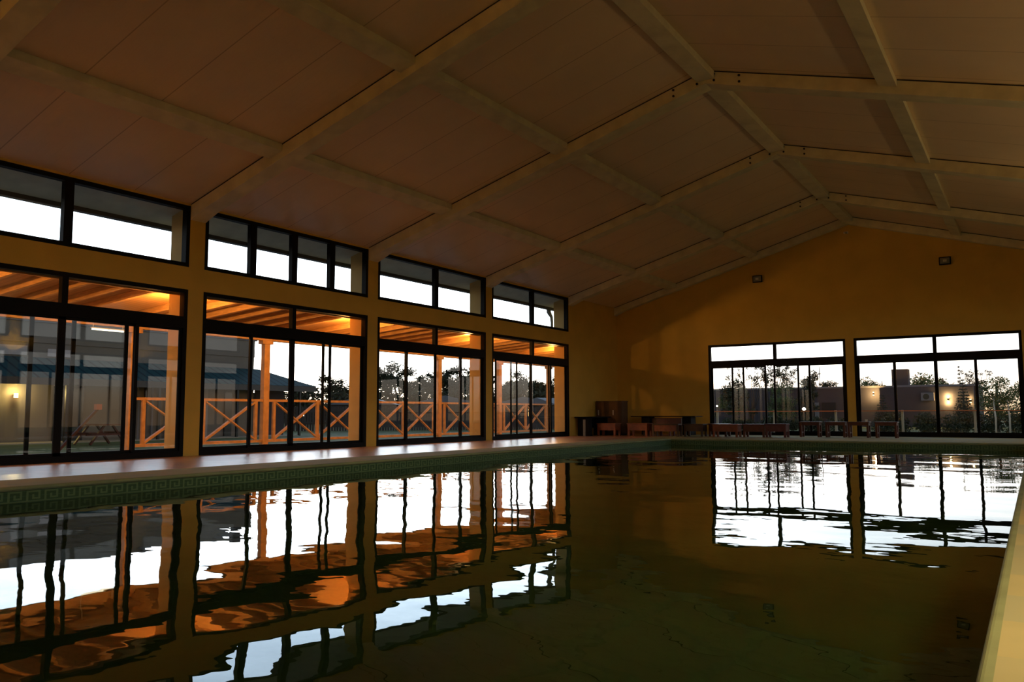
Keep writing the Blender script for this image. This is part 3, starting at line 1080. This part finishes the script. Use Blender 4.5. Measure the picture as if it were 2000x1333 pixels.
mb = MB(); mb.box(-3.75, -0.22, VY0, VY1, -0.30, -0.02)
tag(mb.build('veranda_floor', M['path'], origin=(-2, 12, -0.30)), 'pale paved veranda floor outside the left windows', 'floor', kind='structure')
# short white bollard by the fourth window
r = thing('small_bollard', (-0.95, 19.95, -0.02), 'short white bollard lamp on the veranda floor, left edge of the fourth window', 'bollard')
s = MB(); s.tube([(-0.95, 19.95, -0.02), (-0.95, 19.95, 0.01)], 0.07, 12); s.build('base', M['white'], r)
s = MB(); s.tube([(-0.95, 19.95, 0.01), (-0.95, 19.95, 0.22)], 0.03, 12); s.build('stem', M['white'], r)

# sconces on the fin ends: the veranda's own warm light
SC_POW = 108.0
for i, (a, b) in enumerate(PIERS[1:-1] + [(23.76, 24.09)]):
    y = (a + b) / 2
    nm = ['far off to the left', 'just left of the view', 'by the first left window', 'by the second left window', 'by the third left window', 'by the fourth left window'][i]
    r = thing('wall_sconce', (-0.55, y, 2.5), 'warm lamp on the outer end of the pier ' + nm, 'wall lamp', 'sconces on the outer piers')
    s = MB(); s.box(-0.565, -0.549, y - 0.05, y + 0.05, 2.44, 2.62); s.build('back_plate', M['frame'], r)
    s = MB()
    s.prism([(-0.60, 2.47), (-0.72, 2.47), (-0.72, 2.59), (-0.60, 2.59), (-0.60, 2.585), (-0.715, 2.585), (-0.715, 2.475), (-0.60, 2.475)], 'y', y - 0.06, y + 0.06)
    s.box(-0.61, -0.56, y - 0.03, y + 0.03, 2.50, 2.56)
    s.build('shade', M['frame'], r)
    s = MB(); s.box(-0.68, -0.63, y - 0.025, y + 0.025, 2.505, 2.555); s.build('bulb', M['lamp_warm'], r)
    ld = bpy.data.lights.new('sconce_light', 'POINT')
    ld.energy = SC_POW
    ld.color = (1.0, 0.45, 0.12)
    ld.shadow_soft_size = 0.04
    lo = bpy.data.objects.new('sconce_light', ld)
    COL.objects.link(lo)
    lo.parent = r
    lo.location = (-0.13, 0, 0.19)

# glowing tube under the beam, standing in for a reflection in the glass
r = thing('tube_reflection', (-3.2, 9.63, 2.50), 'thin white glowing tube standing in for a reflection in the first left window', 'lamp')
s = MB(); s.box(-3.215, -3.185, 9.25, 10.0, 2.536, 2.556); s.build('housing', M['white'], r)
s = MB(); s.tube([(-3.2, 9.28, 2.515), (-3.2, 9.615, 2.515)], 0.018, 10); s.build('tube', M['tube_glow'], r)
s = MB(); s.tube([(-3.2, 9.635, 2.515), (-3.2, 9.97, 2.515)], 0.018, 10); s.build('tube', M['tube_glow'], r)
for yy in (9.3, 9.95):
    s = MB(); s.box(-3.205, -3.195, yy - 0.005, yy + 0.005, 2.556, 2.88); s.build('hanger', M['white'], r)

# downpipe with an elbow below the gutter
s = MB()
pts = [(-0.98, 24.45, 4.36)] + [(-0.98 + 0.28 * (1 - math.cos(t)), 24.45 - 0.12 * math.sin(t), 4.30 - 0.22 * math.sin(t)) for t in [k * PI / 12 for k in range(1, 6)]]
pts = [(-0.98, 24.14, 4.36), (-0.98, 24.14, 4.25), (-0.96, 24.20, 4.16), (-0.93, 24.24, 4.08), (-0.92, 24.25, 3.9), (-0.92, 24.25, 3.17)]
s.tube(pts, [0.085, 0.08, 0.065, 0.055, 0.05, 0.05], 12)
tag(s.build('downpipe', M['pipe'], origin=(-0.92, 24.25, 3.17), smooth=True), 'grey downpipe below the gutter in the last upper window', 'pipe')

# ------------------------------------------------------------------ outdoors: ground
GZ = -0.32
mb = MB()
mb.poly([(-260, -60, GZ), (60, -60, GZ), (60, 260, GZ), (-260, 260, GZ)], [(0, 1, 2, 3)])
gr = mb.build('ground', M['grass'])
tag(gr, kind='structure')
mb = MB(); mb.box(-19.9, -18.0, 2, 28.5, GZ, GZ + 0.03)
tag(mb.build('garden_path', M['path'], origin=(-19, 15, GZ)), 'pale path along the foot of the big house on the left', 'path', kind='structure')
mb = MB(); mb.box(-10.0, -9.0, 4, 30, GZ, GZ + 0.02)
tag(mb.build('garden_path', M['path'], origin=(-9.5, 15, GZ)), 'narrow pale strip of paving crossing the left lawn', 'path', kind='structure')

# ------------------------------------------------------------------ big house on the left
r = thing('neighbour_house', (-24, 12, GZ), 'large pale two-storey house with blue awning seen through the left windows', 'building')
s = MB(); s.box(-30, -20, -6, 27.3, GZ, 4.42); s.build('wall', M['concrete'], r)
s = MB(); s.box(-30.1, -19.9, -6.1, 27.4, 4.42, 4.55); s.build('parapet', M['house_trim'], r)
s = MB(); s.box(-20.03, -19.96, -5, 27.3, 3.60, 4.42); s.build('upper_band', M['concrete'], r)
s = MB(); s.box(-20.4, -20.05, 26.35, 26.75, 4.42, 4.78); s.build('chimney', M['concrete_d'], r)
# awning
s = MB()
za, zb_ = 3.02, 2.16
s.poly([(-20, -6, za), (-20, 27.6, za), (-18.0, 29.6, zb_), (-18.0, -6, zb_), (-20, 29.6, zb_), (-20, -6, zb_),
        (-20, 27.6, zb_)], [(0, 1, 2, 3), (1, 4, 2), (0, 3, 5)])
s.poly([(-18.0, -6, zb_), (-18.0, 29.6, zb_), (-18.0, 29.6, zb_ - 0.12), (-18.0, -6, zb_ - 0.12)], [(0, 1, 2, 3)])
s.poly([(-20, -6, zb_ - 0.12), (-18.0, -6, zb_ - 0.12), (-18.0, 29.6, zb_ - 0.12), (-20, 29.6, zb_ - 0.12)], [(0, 1, 2, 3)])
s.build('awning', M['metal_roof'], r)
s = MB(); s.box(-18.08, -17.98, -6, 29.6, zb_ - 0.28, zb_ - 0.02); s.build('fascia', M['gutter'], r)
s = MB(); s.box(-20.02, -19.95, 15.3, 16.3, 2.68 + 0.4, 3.15 + 0.3); s.build('window', M['pink_panel'], r)
s = MB(); s.box(-20.02, -19.95, 17.1, 18.1, 3.08, 3.38); s.build('window', M['pink_panel'], r)
s = MB(); s.box(-19.98, -19.90, 25.55, 25.95, GZ, 2.1); s.build('door', M['dark_glass'], r)
s = MB(); s.box(-19.98, -19.90, 17.4, 18.6, GZ, 1.9); s.build('door', M['dark_glass'], r)
s = MB(); s.box(-19.98, -19.92, 23.0, 24.6, GZ, 2.0); s.build('door', M['curtain'], r)
for k in range(7):
    s = MB(); s.box(-19.96, -19.86, 21.0 + k * 0.33, 21.06 + k * 0.33, GZ, 2.0)
    s.build('door_bar', M['dark_glass'] if k % 2 else M['house_trim'], r)
for yy in (12.9, 16.9, 20.8, 24.8, 28.6):
    s = MB(); s.box(-18.12, -18.02, yy - 0.05, yy + 0.05, GZ, zb_ - 0.1); s.build('awning_post', M['bolt'], r)
s = MB(); s.box(-19.98, -19.90, 27.35, 29.2, GZ, 2.1); s.build('side_wall', M['concrete_d'], r)
r = thing('yard_lamp', (-19.8, 15.9, 1.5), 'bright yellow wall lamp glowing on the neighbouring house, far left', 'wall lamp')
s = MB(); s.tube([(-19.80, 15.9, 1.42), (-19.80, 15.9, 1.58)], 0.07, 12); s.build('globe', M['lamp_warm'], r)
s = MB(); s.box(-19.96, -19.82, 15.87, 15.93, 1.48, 1.52); s.build('arm', M['bolt'], r)
ld = bpy.data.lights.new('yard_lamp_light', 'POINT')
ld.energy = 40
ld.color = (1.0, 0.72, 0.25)
ld.shadow_soft_size = 0.08
lo = bpy.data.objects.new('yard_lamp_light', ld)
COL.objects.link(lo)
lo.parent = r
lo.location = (0.10, 0, 0.10)

# picnic table and slanting pole on the left lawn
PX_, PY_ = -15.2, 16.6
r = thing('picnic_table', (PX_, PY_, GZ), 'dark red picnic table with fixed seats on the left lawn', 'picnic table')
s = MB(); s.box(PX_ - 0.75, PX_ + 0.75, PY_ - 0.38, PY_ + 0.38, 0.38, 0.43); s.build('tabletop', M['red_wood'], r)
for yy in (PY_ - 0.72, PY_ + 0.72):
    s = MB(); s.box(PX_ - 0.75, PX_ + 0.75, yy - 0.13, yy + 0.13, 0.10, 0.14); s.build('bench_seat', M['red_wood'], r)
for xx in (PX_ - 0.5, PX_ + 0.5):
    s = MB(); s.bar((xx, PY_ - 0.65, GZ + 0.03), (xx, PY_ - 0.15, 0.38), 0.06, 0.09, (1, 0, 0)); s.build('leg', M['red_wood'], r)
    s = MB(); s.bar((xx, PY_ + 0.65, GZ + 0.03), (xx, PY_ + 0.15, 0.38), 0.06, 0.09, (1, 0, 0)); s.build('leg', M['red_wood'], r)
    s = MB(); s.box(xx - 0.03, xx + 0.03, PY_ - 0.8, PY_ + 0.8, 0.02, 0.10); s.build('cross_bar', M['red_wood'], r)
r = thing('slanting_pole', (-9.6, 11.0, GZ), 'slanting reddish pole with a pale square block on its tip on the left lawn', 'pole')
s = MB(); s.bar((-9.6, 12.05, GZ), (-9.6, 13.2, 0.92), 0.07, 0.07, (1, 0, 0)); s.build('shaft', M['red_wood'], r)
s = MB(); s.box(-9.67, -9.53, 13.13, 13.29, 0.90, 1.06); s.build('end_block', M['orange_rail'], r)


# ------------------------------------------------------------------ trees
def leaf_cloud(mbx, blobs, n, size, flat=1.0, seed=1):
    rnd = random.Random(seed)
    tot = sum(b[3] ** 2 for b in blobs)
    for b in blobs:
        k = max(8, int(n * b[3] ** 2 / tot))
        for _ in range(k):
            while True:
                p = Vector((rnd.uniform(-1, 1), rnd.uniform(-1, 1), rnd.uniform(-1, 1)))
                if p.length <= 1:
                    break
            p = p * (0.55 + 0.45 * p.length)
            c = Vector(b[:3]) + Vector((p.x * b[3], p.y * b[3], p.z * b[3] * flat))
            d1 = Vector((rnd.gauss(0, 1), rnd.gauss(0, 1), rnd.gauss(0, 1))).normalized()
            d2 = d1.cross(Vector((rnd.gauss(0, 1), rnd.gauss(0, 1), rnd.gauss(0, 1)))).normalized()
            s = size * rnd.uniform(0.6, 1.3)
            kk = len(mbx.v)
            for q in (c - d1 * s, c + d2 * s * 0.45, c + d1 * s, c - d2 * s * 0.45):
                mbx.v.append(tuple(q))
            mbx.f.append((kk, kk + 1, kk + 2, kk + 3))


def raw_build(mbx, name, mat, parent):
    me = bpy.data.meshes.new(name)
    me.from_pydata(mbx.v, [], mbx.f)
    me.materials.append(mat)
    o = bpy.data.objects.new(name, me)
    COL.objects.link(o)
    o.parent = parent
    return o


def make_tree(kind, seed, h=1.0):
    """unit-height tree at the origin; scaled when placed"""
    rnd = random.Random(seed)
    root = thing('tree', (0, 0, 0))
    tr, lf = MB(), MB()
    blobs = []
    if kind == 'gum':       # airy eucalyptus: bent trunk, clumps on branches
        top = Vector((rnd.uniform(-.06, .06), rnd.uniform(-.06, .06), 0.86))
        tr.tube([(0, 0, 0), (0.02, 0.0, 0.3), top * 0.7, top], [0.022, 0.016, 0.011, 0.004], 7)
        for k in range(17):
            t = rnd.uniform(0.22, 0.92)
            base = Vector((0.01, 0, t * 0.86))
            a = rnd.uniform(0, 2 * PI)
            rr = rnd.uniform(0.06, 0.26) * (1.15 - t * 0.7)
            tip = base + Vector((math.cos(a) * rr, math.sin(a) * rr, rnd.uniform(0.03, 0.14)))
            tr.tube([base, (base + tip) / 2 + Vector((0, 0, 0.015)), tip], [0.007, 0.005, 0.002], 5)
            blobs.append((tip.x, tip.y, tip.z, rnd.uniform(0.05, 0.125)))
        leaf_cloud(lf, blobs, 4200, 0.017, 0.85, seed)
    elif kind == 'dense':
        tr.tube([(0, 0, 0), (0, 0, 0.5), (0.02, 0, 0.85)], [0.03, 0.022, 0.008], 7)
        for k in range(14):
            a = rnd.uniform(0, 2 * PI)
            rr = rnd.uniform(0.0, 0.26)
            zz = rnd.uniform(0.28, 0.85)
            rr *= math.sin(min(1, (1.05 - zz) / 0.5) * PI / 2)
            blobs.append((math.cos(a) * rr, math.sin(a) * rr, zz, rnd.uniform(0.10, 0.16)))
            tr.tube([(0, 0, zz * 0.7), (math.cos(a) * rr, math.sin(a) * rr, zz)], [0.01, 0.003], 5)
        leaf_cloud(lf, blobs, 3800, 0.017, 0.85, seed)
    elif kind == 'conifer':
        tr.tube([(0, 0, 0), (0, 0, 0.98)], [0.025, 0.003], 7)
        for k in range(15):
            z = 0.10 + k * 0.058
            rr = 0.26 * (1 - z) + 0.015
            for j in range(7):
                a = j * 2 * PI / 7 + k
                blobs.append((math.cos(a) * rr * 0.6, math.sin(a) * rr * 0.6, z, max(0.025, rr * 0.5)))
        leaf_cloud(lf, blobs, 3600, 0.016, 0.45, seed)
    elif kind == 'bare':    # wispy tall branches with few leaves
        for k in range(9):
            a = rnd.uniform(0, 2 * PI)
            rr = rnd.uniform(0.05, 0.30)
            mid = Vector((math.cos(a) * rr * 0.4, math.sin(a) * rr * 0.4, 0.45))
            tip = Vector((math.cos(a) * rr, math.sin(a) * rr, rnd.uniform(0.75, 1.0)))
            tr.tube([(0, 0, 0.0), (mid.x * .3, mid.y * .3, 0.25), mid, tip], [0.014, 0.010, 0.006, 0.002], 5)
            for q in range(5):
                t = rnd.uniform(0.2, 1)
                c = mid.lerp(tip, t)
                e = c + Vector((rnd.uniform(-.07, .07), rnd.uniform(-.07, .07), rnd.uniform(0.03, .10)))
                tr.tube([c, e], [0.003, 0.001], 4)
                blobs.append((e.x, e.y, e.z, rnd.uniform(0.025, 0.05)))
        leaf_cloud(lf, blobs, 1900, 0.012, 1.0, seed)
    raw_build(tr, 'trunk', M['bark'], root)
    raw_build(lf, 'foliage', {'gum': M['leaf'], 'dense': M['leaf_g'], 'conifer': M['leaf_c'], 'bare': M['leaf']}[kind], root)
    return root


protos = {}
used = set()


def plant(kind, var, x, y, top, wid, label, cat='tree', group=None, name=None):
    key = (kind, var)
    if key not in protos:
        protos[key] = make_tree(kind, 11 + var * 7 + len(kind))
    p = protos[key]
    if key in used:
        o = copy_tree(p)
    else:
        used.add(key)
        o = p
    h = top - GZ
    o.location = (x, y, GZ)
    o['_o'] = (x, y, GZ)
    o.rotation_euler = (0, 0, random.uniform(0, 6.28))
    base_w = {'gum': 0.44, 'dense': 0.62, 'conifer': 0.5, 'bare': 0.5}[kind]
    wsc = max(h * 0.6, min(h * 1.6, wid / base_w)) if kind != 'conifer' else wid / base_w
    o.scale = (wsc, wsc, h)
    o.name = name or {'gum': 'gum_tree', 'dense': 'leafy_tree', 'conifer': 'conifer', 'bare': 'slender_tree'}[kind]
    tag(o, label, cat, group)
    return o


# west tree line beyond the left lawn: (x, y, top, crown width)
WEST = [(-68.4, 73.9, 5.0, 2.8, 'second window, left of the centre mullion beside the blue roof'),
        (-68.8, 76.5, 4.7, 2.1, 'second window, low in the bright afterglow'),
        (-58.0, 70.4, 5.7, 2.6, 'second window, against the right-hand sash'),
        (-59.3, 74.7, 5.5, 2.4, 'second window, next to the orange pier'),
        (-62.7, 79.8, 5.3, 2.1, 'hidden mostly by the second orange pier'),
        (-50.0, 71.1, 7.2, 3.4, 'third window, at the far left edge'),
        (-52.2, 75.7, 6.8, 2.8, 'third window, second tree from its left edge'),
        (-50.8, 77.0, 5.8, 1.9, 'third window, small one left of its centre'),
        (-47.2, 74.7, 6.1, 3.0, 'third window, in the second pane'),
        (-51.2, 81.7, 5.9, 2.0, 'third window, just left of the centre mullion'),
        (-44.7, 75.5, 6.7, 3.6, 'third window, tallest one right of the centre mullion'),
        (-46.7, 80.2, 6.5, 2.8, 'third window, behind the tallest one'),
        (-44.4, 79.4, 5.8, 2.6, 'third window, by its right sash'),
        (-39.8, 75.3, 6.3, 2.9, 'third window, partly behind the orange pier'),
        (-39.1, 79.4, 4.9, 2.0, 'fourth window, small one at its left edge'),
        (-35.5, 75.8, 4.7, 2.0, 'fourth window, left pane, low crown'),
        (-33.7, 74.6, 5.7, 3.0, 'fourth window, airy tall crown left of the mullion'),
        (-36.1, 81.3, 4.9, 2.2, 'fourth window, behind the centre mullion'),
        (-33.8, 79.2, 4.6, 2.0, 'fourth window, right pane'),
        (-32.1, 77.9, 5.1, 1.8, 'fourth window, beside the last post')]
for i, (x, y, t, w, nm) in enumerate(WEST):
    plant('gum', i % 4, x, y, t, w * 1.7, 'gum tree on the horizon, ' + nm, group='trees beyond the left lawn')
# undergrowth band filling the foot of the tree line
rb = random.Random(5)
mb = MB()
blobs = []
for k in range(260):
    t = k / 259
    x = -66 + 42 * t
    y = 58 + 8 * t + rb.uniform(-1.5, 1.5)
    blobs.append((x, y, rb.uniform(0.3, 1.2) + 1.3 * max(0, math.sin(k * 0.31) + 0.4 * math.sin(k * 0.83)), rb.uniform(0.9, 1.5)))
leaf_cloud(mb, blobs, 16000, 0.32, 1.0, 3)
o = raw_build(mb, 'undergrowth', M['leaf'], None)
tag(o, 'dark band of undergrowth at the foot of the gum trees beyond the left lawn', 'bushes', kind='stuff')

# trees beyond the far windows
NORTH = [('dense', 1, -4.4, 55.3, 3.0, 2.6, 'dark bushy tree low behind the first far window, left of the mullion'),
         ('dense', 2, -1.6, 56.9, 2.9, 2.4, 'dark bushy tree low behind the first far window, right of the mullion'),
         ('gum', 0, -3.6, 52.4, 3.1, 2.4, 'spreading dark tree in the first far window, left pane'),
         ('bare', 0, -3.9, 57.6, 4.3, 2.6, 'tall wispy tree behind the first far window, left of the mullion'),
         ('bare', 1, -2.7, 57.9, 4.5, 2.6, 'tall wispy tree right behind the centre mullion of the first far window'),
         ('bare', 2, -1.8, 59.5, 4.5, 2.2, 'tall wispy tree in the first far window, right of the mullion'),
         ('gum', 1, -0.2, 59.6, 3.9, 1.8, 'small airy tree in the first far window, third pane'),
         ('gum', 2, -2.6, 74.3, 3.7, 2.8, 'low treetop over the long house roof, first far window'),
         ('dense', 0, 0.2, 79.0, 4.2, 3.0, 'dark treetop at the left edge of the second far window'),
         ('dense', 1, 1.6, 79.1, 4.2, 2.4, 'treetop just left of the square roof block'),
         ('dense', 0, 4.7, 79.5, 4.5, 4.0, 'broad treetop just right of the square roof block'),
         ('dense', 1, 6.2, 81.6, 4.5, 3.4, 'broad treetop over the roof, left of the far mullion'),
         ('bare', 0, 8.3, 84.7, 4.6, 3.2, 'bare treetop over the bright wall light'),
         ('conifer', 0, 7.7, 77.8, 5.0, 0.9, 'thin spire-shaped conifer over the lit roof'),
         ('conifer', 1, 9.1, 59.9, 3.1, 1.6, 'dark conifer left of the slim light strip'),
         ('dense', 2, 11.3, 50.0, 2.75, 2.3, 'round green tree in the last far pane'),
         ('dense', 0, 12.6, 52.0, 2.7, 2.4, 'green tree cut by the right edge of the last far pane'),
         ('conifer', 0, 6.55, 44.5, 1.75, 1.3, 'dark garden conifer beside the lit house corner')]
for kd, vr, x, y, t, w, lb in NORTH:
    plant(kd, vr, x, y, t, w, lb, group='trees beyond the far windows')
# two young trees with pale trunks close outside the last far pane
for (x, y, lb) in ((11.70, 36.2, 'young tree with a thin pale trunk in the last far pane, left one'),
                   (12.15, 36.6, 'young tree with a thin leaning pale trunk in the last far pane, right one')):
    r = thing('young_tree', (x, y, GZ), lb, 'tree', 'young pale-trunked trees')
    s = MB(); s.tube([(x, y, GZ), (x + 0.02, y, 0.5), (x - 0.03, y, 1.25)], [0.035, 0.03, 0.02], 8); s.build('trunk', M['pale_bark'], r, smooth=True)
    lf = MB(); leaf_cloud(lf, [(x - 0.2, y, 1.3, 0.4), (x + 0.25, y + .2, 1.15, 0.35), (x, y - .1, 1.5, 0.3)], 420, 0.05, 0.8, int(x * 9)); lf.build('foliage', M['leaf_g'], r)

# hedges and shrubs outside the far windows
hd = [(1.6, 37.0, 0.55), (3.0, 36.5, 0.75), (4.5, 37.5, 0.70), (6.2, 38.0, 0.60), (8.0, 38.5, 0.85), (9.6, 38.0, 0.90), (11.0, 39.0, 0.80), (12.8, 39.0, 0.85)]
hn = ['far left of the first far window', 'left half of the first far window', 'right half of the first far window', 'below the pillar between the far windows',
      'left pane of the second far window', 'below the bright wall light', 'below the slim light strip', 'right edge of the last far pane']
for i, ((x, y, t), nm) in enumerate(zip(hd, hn)):
    lf = MB()
    rr = random.Random(40 + i)
    bl = [(x + rr.uniform(-.7, .7), y + rr.uniform(-.5, .5), GZ + (t - GZ) * rr.uniform(0.25, 0.72), (t - GZ) * 0.34) for _ in range(10)]
    leaf_cloud(lf, bl, 2200, 0.06, 0.9, 50 + i)
    o = lf.build('garden_shrub', M['leaf_h'], origin=(x, y, GZ))
    tag(o, 'dark leafy garden shrub outside, ' + nm, 'shrub', 'shrubs outside the far windows')

# low fence with orange top rail outside the far windows
r = thing('garden_fence', (7.5, 34.0, GZ), 'low fence with a thin orange top rail outside the far windows', 'fence')
s = MB(); s.box(-1.5, 16.5, 33.97, 34.03, 0.785, 0.82); s.build('top_rail', M['orange_rail'], r)
for k in range(8):
    x = 1.55 + k * 2.4
    s = MB(); s.box(x - 0.04, x + 0.04, 34.04, 34.12, GZ, 0.84); s.build('post', M['deck_under'], r)

# long grey house beyond the far windows
HY = 64.5
r = thing('long_house', (2, HY, GZ), 'long low grey house with a square roof block beyond the far windows', 'building')
s = MB(); s.box(-12, 9.6, HY, HY + 9, GZ, 2.55); s.build('wall', M['concrete_d'], r)
s = MB(); s.box(-12.1, 9.7, HY - 0.1, HY + 9, 2.55, 2.68); s.build('parapet', M['house_trim'], r)
s = MB(); s.box(4.27, 5.35, HY + 0.3, HY + 1.4, 2.68, 3.86); s.build('roof_block', M['concrete_d'], r)
s = MB(); s.box(3.6, 9.5, HY - 0.9, HY, GZ, 2.50); s.build('projecting_wing', M['concrete_d'], r)
for (x0, x1) in ((-3.3, -2.5), (-1.9, -1.2), (-0.6, 0.4)):
    s = MB(); s.box(x0, x1, HY - 0.06, HY + 0.02, 0.3, 1.5); w_ = s.build('window_frame', M['dark_glass'], r)
s = MB(); s.box(-1.1, -0.8, HY - 0.1, HY, 0.3, 1.5); s.build('curtain', M['house_trim'], r)
s = MB(); s.box(6.3, 7.1, HY - 1.25, HY - 0.9, 1.55, 2.1); ac = s.build('air_conditioner', M['house_trim'], r)
s = MB(); s.tube([(6.62, HY - 1.27, 1.82), (6.62, HY - 1.24, 1.82)], 0.2, 16); s.build('fan_grille', M['dark_glass'], ac)
s = MB(); s.tube([(-0.9, HY + 1, 2.6), (-0.9, HY + 1, 4.3)], 0.03, 6); s.build('mast', M['bolt'], r)
# lamps on that house
for (x, y, z, e, lb) in ((7.95, HY - 1.05, 1.62, 70, 'bright warm up and down lamp on the long house wall'),
                         (9.3, HY - 1.05, 1.5, 12, 'slim warm lamp at the right end of the long house'),
                         (3.1, HY - 0.4, 2.1, 60, 'warm lamp lighting the recessed corner of the long house')):
    r = thing('house_lamp', (x, y, z), lb, 'wall lamp', 'lamps on the long house')
    s = MB(); s.box(x - 0.05, x + 0.05, y, y + 0.14, z - 0.08, z + 0.08); s.build('body', M['bolt'], r)
    for dz in (-0.16, 0.16):
        s = MB(); s.tube([(x, y + 0.02, z + dz * 0.55), (x, y + 0.02, z + dz * 0.75)], 0.045, 8); s.build('bulb', M['lamp_warm'], r)
        ld = bpy.data.lights.new('house_lamp_light', 'POINT')
        ld.energy = e
        ld.color = (1.0, 0.62, 0.22)
        ld.shadow_soft_size = 0.05
        lo = bpy.data.objects.new('house_lamp_light', ld)
        COL.objects.link(lo)
        lo.parent = r
        lo.location = (0, -0.02 if e > 50 else -0.02, dz * 1.3)

# parked car lights / small garden lamps
for (x, y, z, rad, lb) in ((1.75, 48.7, 0.95, 0.08, 'small bright white garden lamp in the first far window, right half'),
                           (-2.95, 47.4, 1.15, 0.045, 'small bright white garden lamp at the left edge of the first far window'),
                           (-30.9, 40.8, 0.72, 0.10, 'small bright white garden lamp behind the railing of the second window'),
                           (-33.5, 40.0, 1.05, 0.06, 'tiny garden lamp behind the centre mullion of the second window')):
    r = thing('garden_lamp', (x, y, GZ), lb, 'lamp', 'small garden lamps')
    s = MB(); s.tube([(x, y, GZ), (x, y, z - rad)], 0.03, 8); s.build('stem', M['bolt'], r)
    s = MB(); s.tube([(x, y, z - rad), (x, y, z - rad * 0.3), (x, y, z + rad * 0.3), (x, y, z + rad)], [rad * 0.5, rad * 1.2, rad * 1.2, rad * 0.5], 10); s.build('globe', M['lamp_white'], r)

# board fence at the end of the left lawn, in panels
fl = ['behind the railing, second window', 'behind the railing, right part of the second window', 'behind the railing, left part of the third window', 'behind the railing, right part of the third window', 'behind the railing, fourth window', 'beyond the last post of the veranda']
P0, P1 = Vector((-29.5, 33.5, 0)), Vector((-11.5, 50.0, 0))
for i in range(6):
    a = P0.lerp(P1, i / 6)
    b = P0.lerp(P1, (i + 1) / 6)
    d = (b - a).normalized()
    r = thing('board_fence', (a.x, a.y, GZ), 'dark weathered board fence ' + fl[i], 'fence', 'board fence panels')
    s = MB()
    nb = 24
    for k in range(nb):
        p = a + (b - a) * ((k + 0.1) / nb)
        q = a + (b - a) * ((k + 0.9) / nb)
        hh = 1.15 + 0.05 * ((k * 7) % 3)
        n_ = Vector((-d.y, d.x, 0)) * 0.015
        pts = [p - n_, q - n_, q + n_, p + n_]
        s.poly([(v_.x, v_.y, z_) for z_ in (GZ, hh) for v_ in pts], [(3, 2, 1, 0), (4, 5, 6, 7), (0, 1, 5, 4), (1, 2, 6, 5), (2, 3, 7, 6), (3, 0, 4, 7)])
    s.build('boards', M['fence'], r)
    s = MB()
    for z_ in (0.2, 0.9):
        s.bar(a + Vector((d.y, -d.x, 0)) * 0.04 + Vector((0, 0, z_)), b + Vector((d.y, -d.x, 0)) * 0.04 + Vector((0, 0, z_)), 0.04, 0.08)
    s.build('rail', M['fence'], r)


def small_house(x, y, w, d, h, hr, rot, label, win=None):
    r = thing('distant_house', (x, y, GZ), label, 'building', 'distant houses beyond the left lawn')
    s = MB(); s.box(x - w / 2, x + w / 2, y - d / 2, y + d / 2, GZ, h); s.build('wall', M['concrete_d'], r)
    s = MB(); s.prism([(x - w / 2 - 0.3, h), (x + w / 2 + 0.3, h), (x, hr)], 'y', y - d / 2 - 0.3, y + d / 2 + 0.3); s.build('roof', M['tile_roof'], r)
    for wx in (-0.25, 0.2):
        s = MB(); s.box(x + wx * w - 0.35, x + wx * w + 0.35, y - d / 2 - 0.04, y - d / 2 + 0.01, 0.5, 1.4)
        s.build('window', M['lit_window'] if win else M['dark_glass'], r)
    r.rotation_euler = (0, 0, rot)
    return r


small_house(-27.8, 53.5, 5, 4, 1.55, 2.2, 0.6, 'grey roofed distant house in the third window, right half')
small_house(-34.0, 50.5, 5, 4, 1.5, 2.2, 0.6, 'grey roofed distant house in the third window, left half')
small_house(-23.0, 58.0, 5, 4, 1.5, 2.1, 0.5, 'grey roofed distant house low in the fourth window')
r = thing('lit_hut', (-17.8, 51.5, GZ), 'small dark hut with a warm lit window behind the railing of the fourth window', 'building')
s = MB(); s.box(-19.3, -16.3, 51.5, 54, GZ, 1.35); s.build('wall', M['fence'], r)
s = MB(); s.prism([(-19.6, 1.35), (-16.0, 1.35), (-17.8, 1.9)], 'y', 51.2, 54.2); s.build('roof', M['tile_roof'], r)
for x in (-18.7, -17.0):
    s = MB(); s.box(x - 0.12, x + 0.12, 51.46, 51.51, 0.55, 1.15); s.build('window', M['lit_window'], r)

for o in COL.objects:
    if '_o' in o:
        del o['_o']
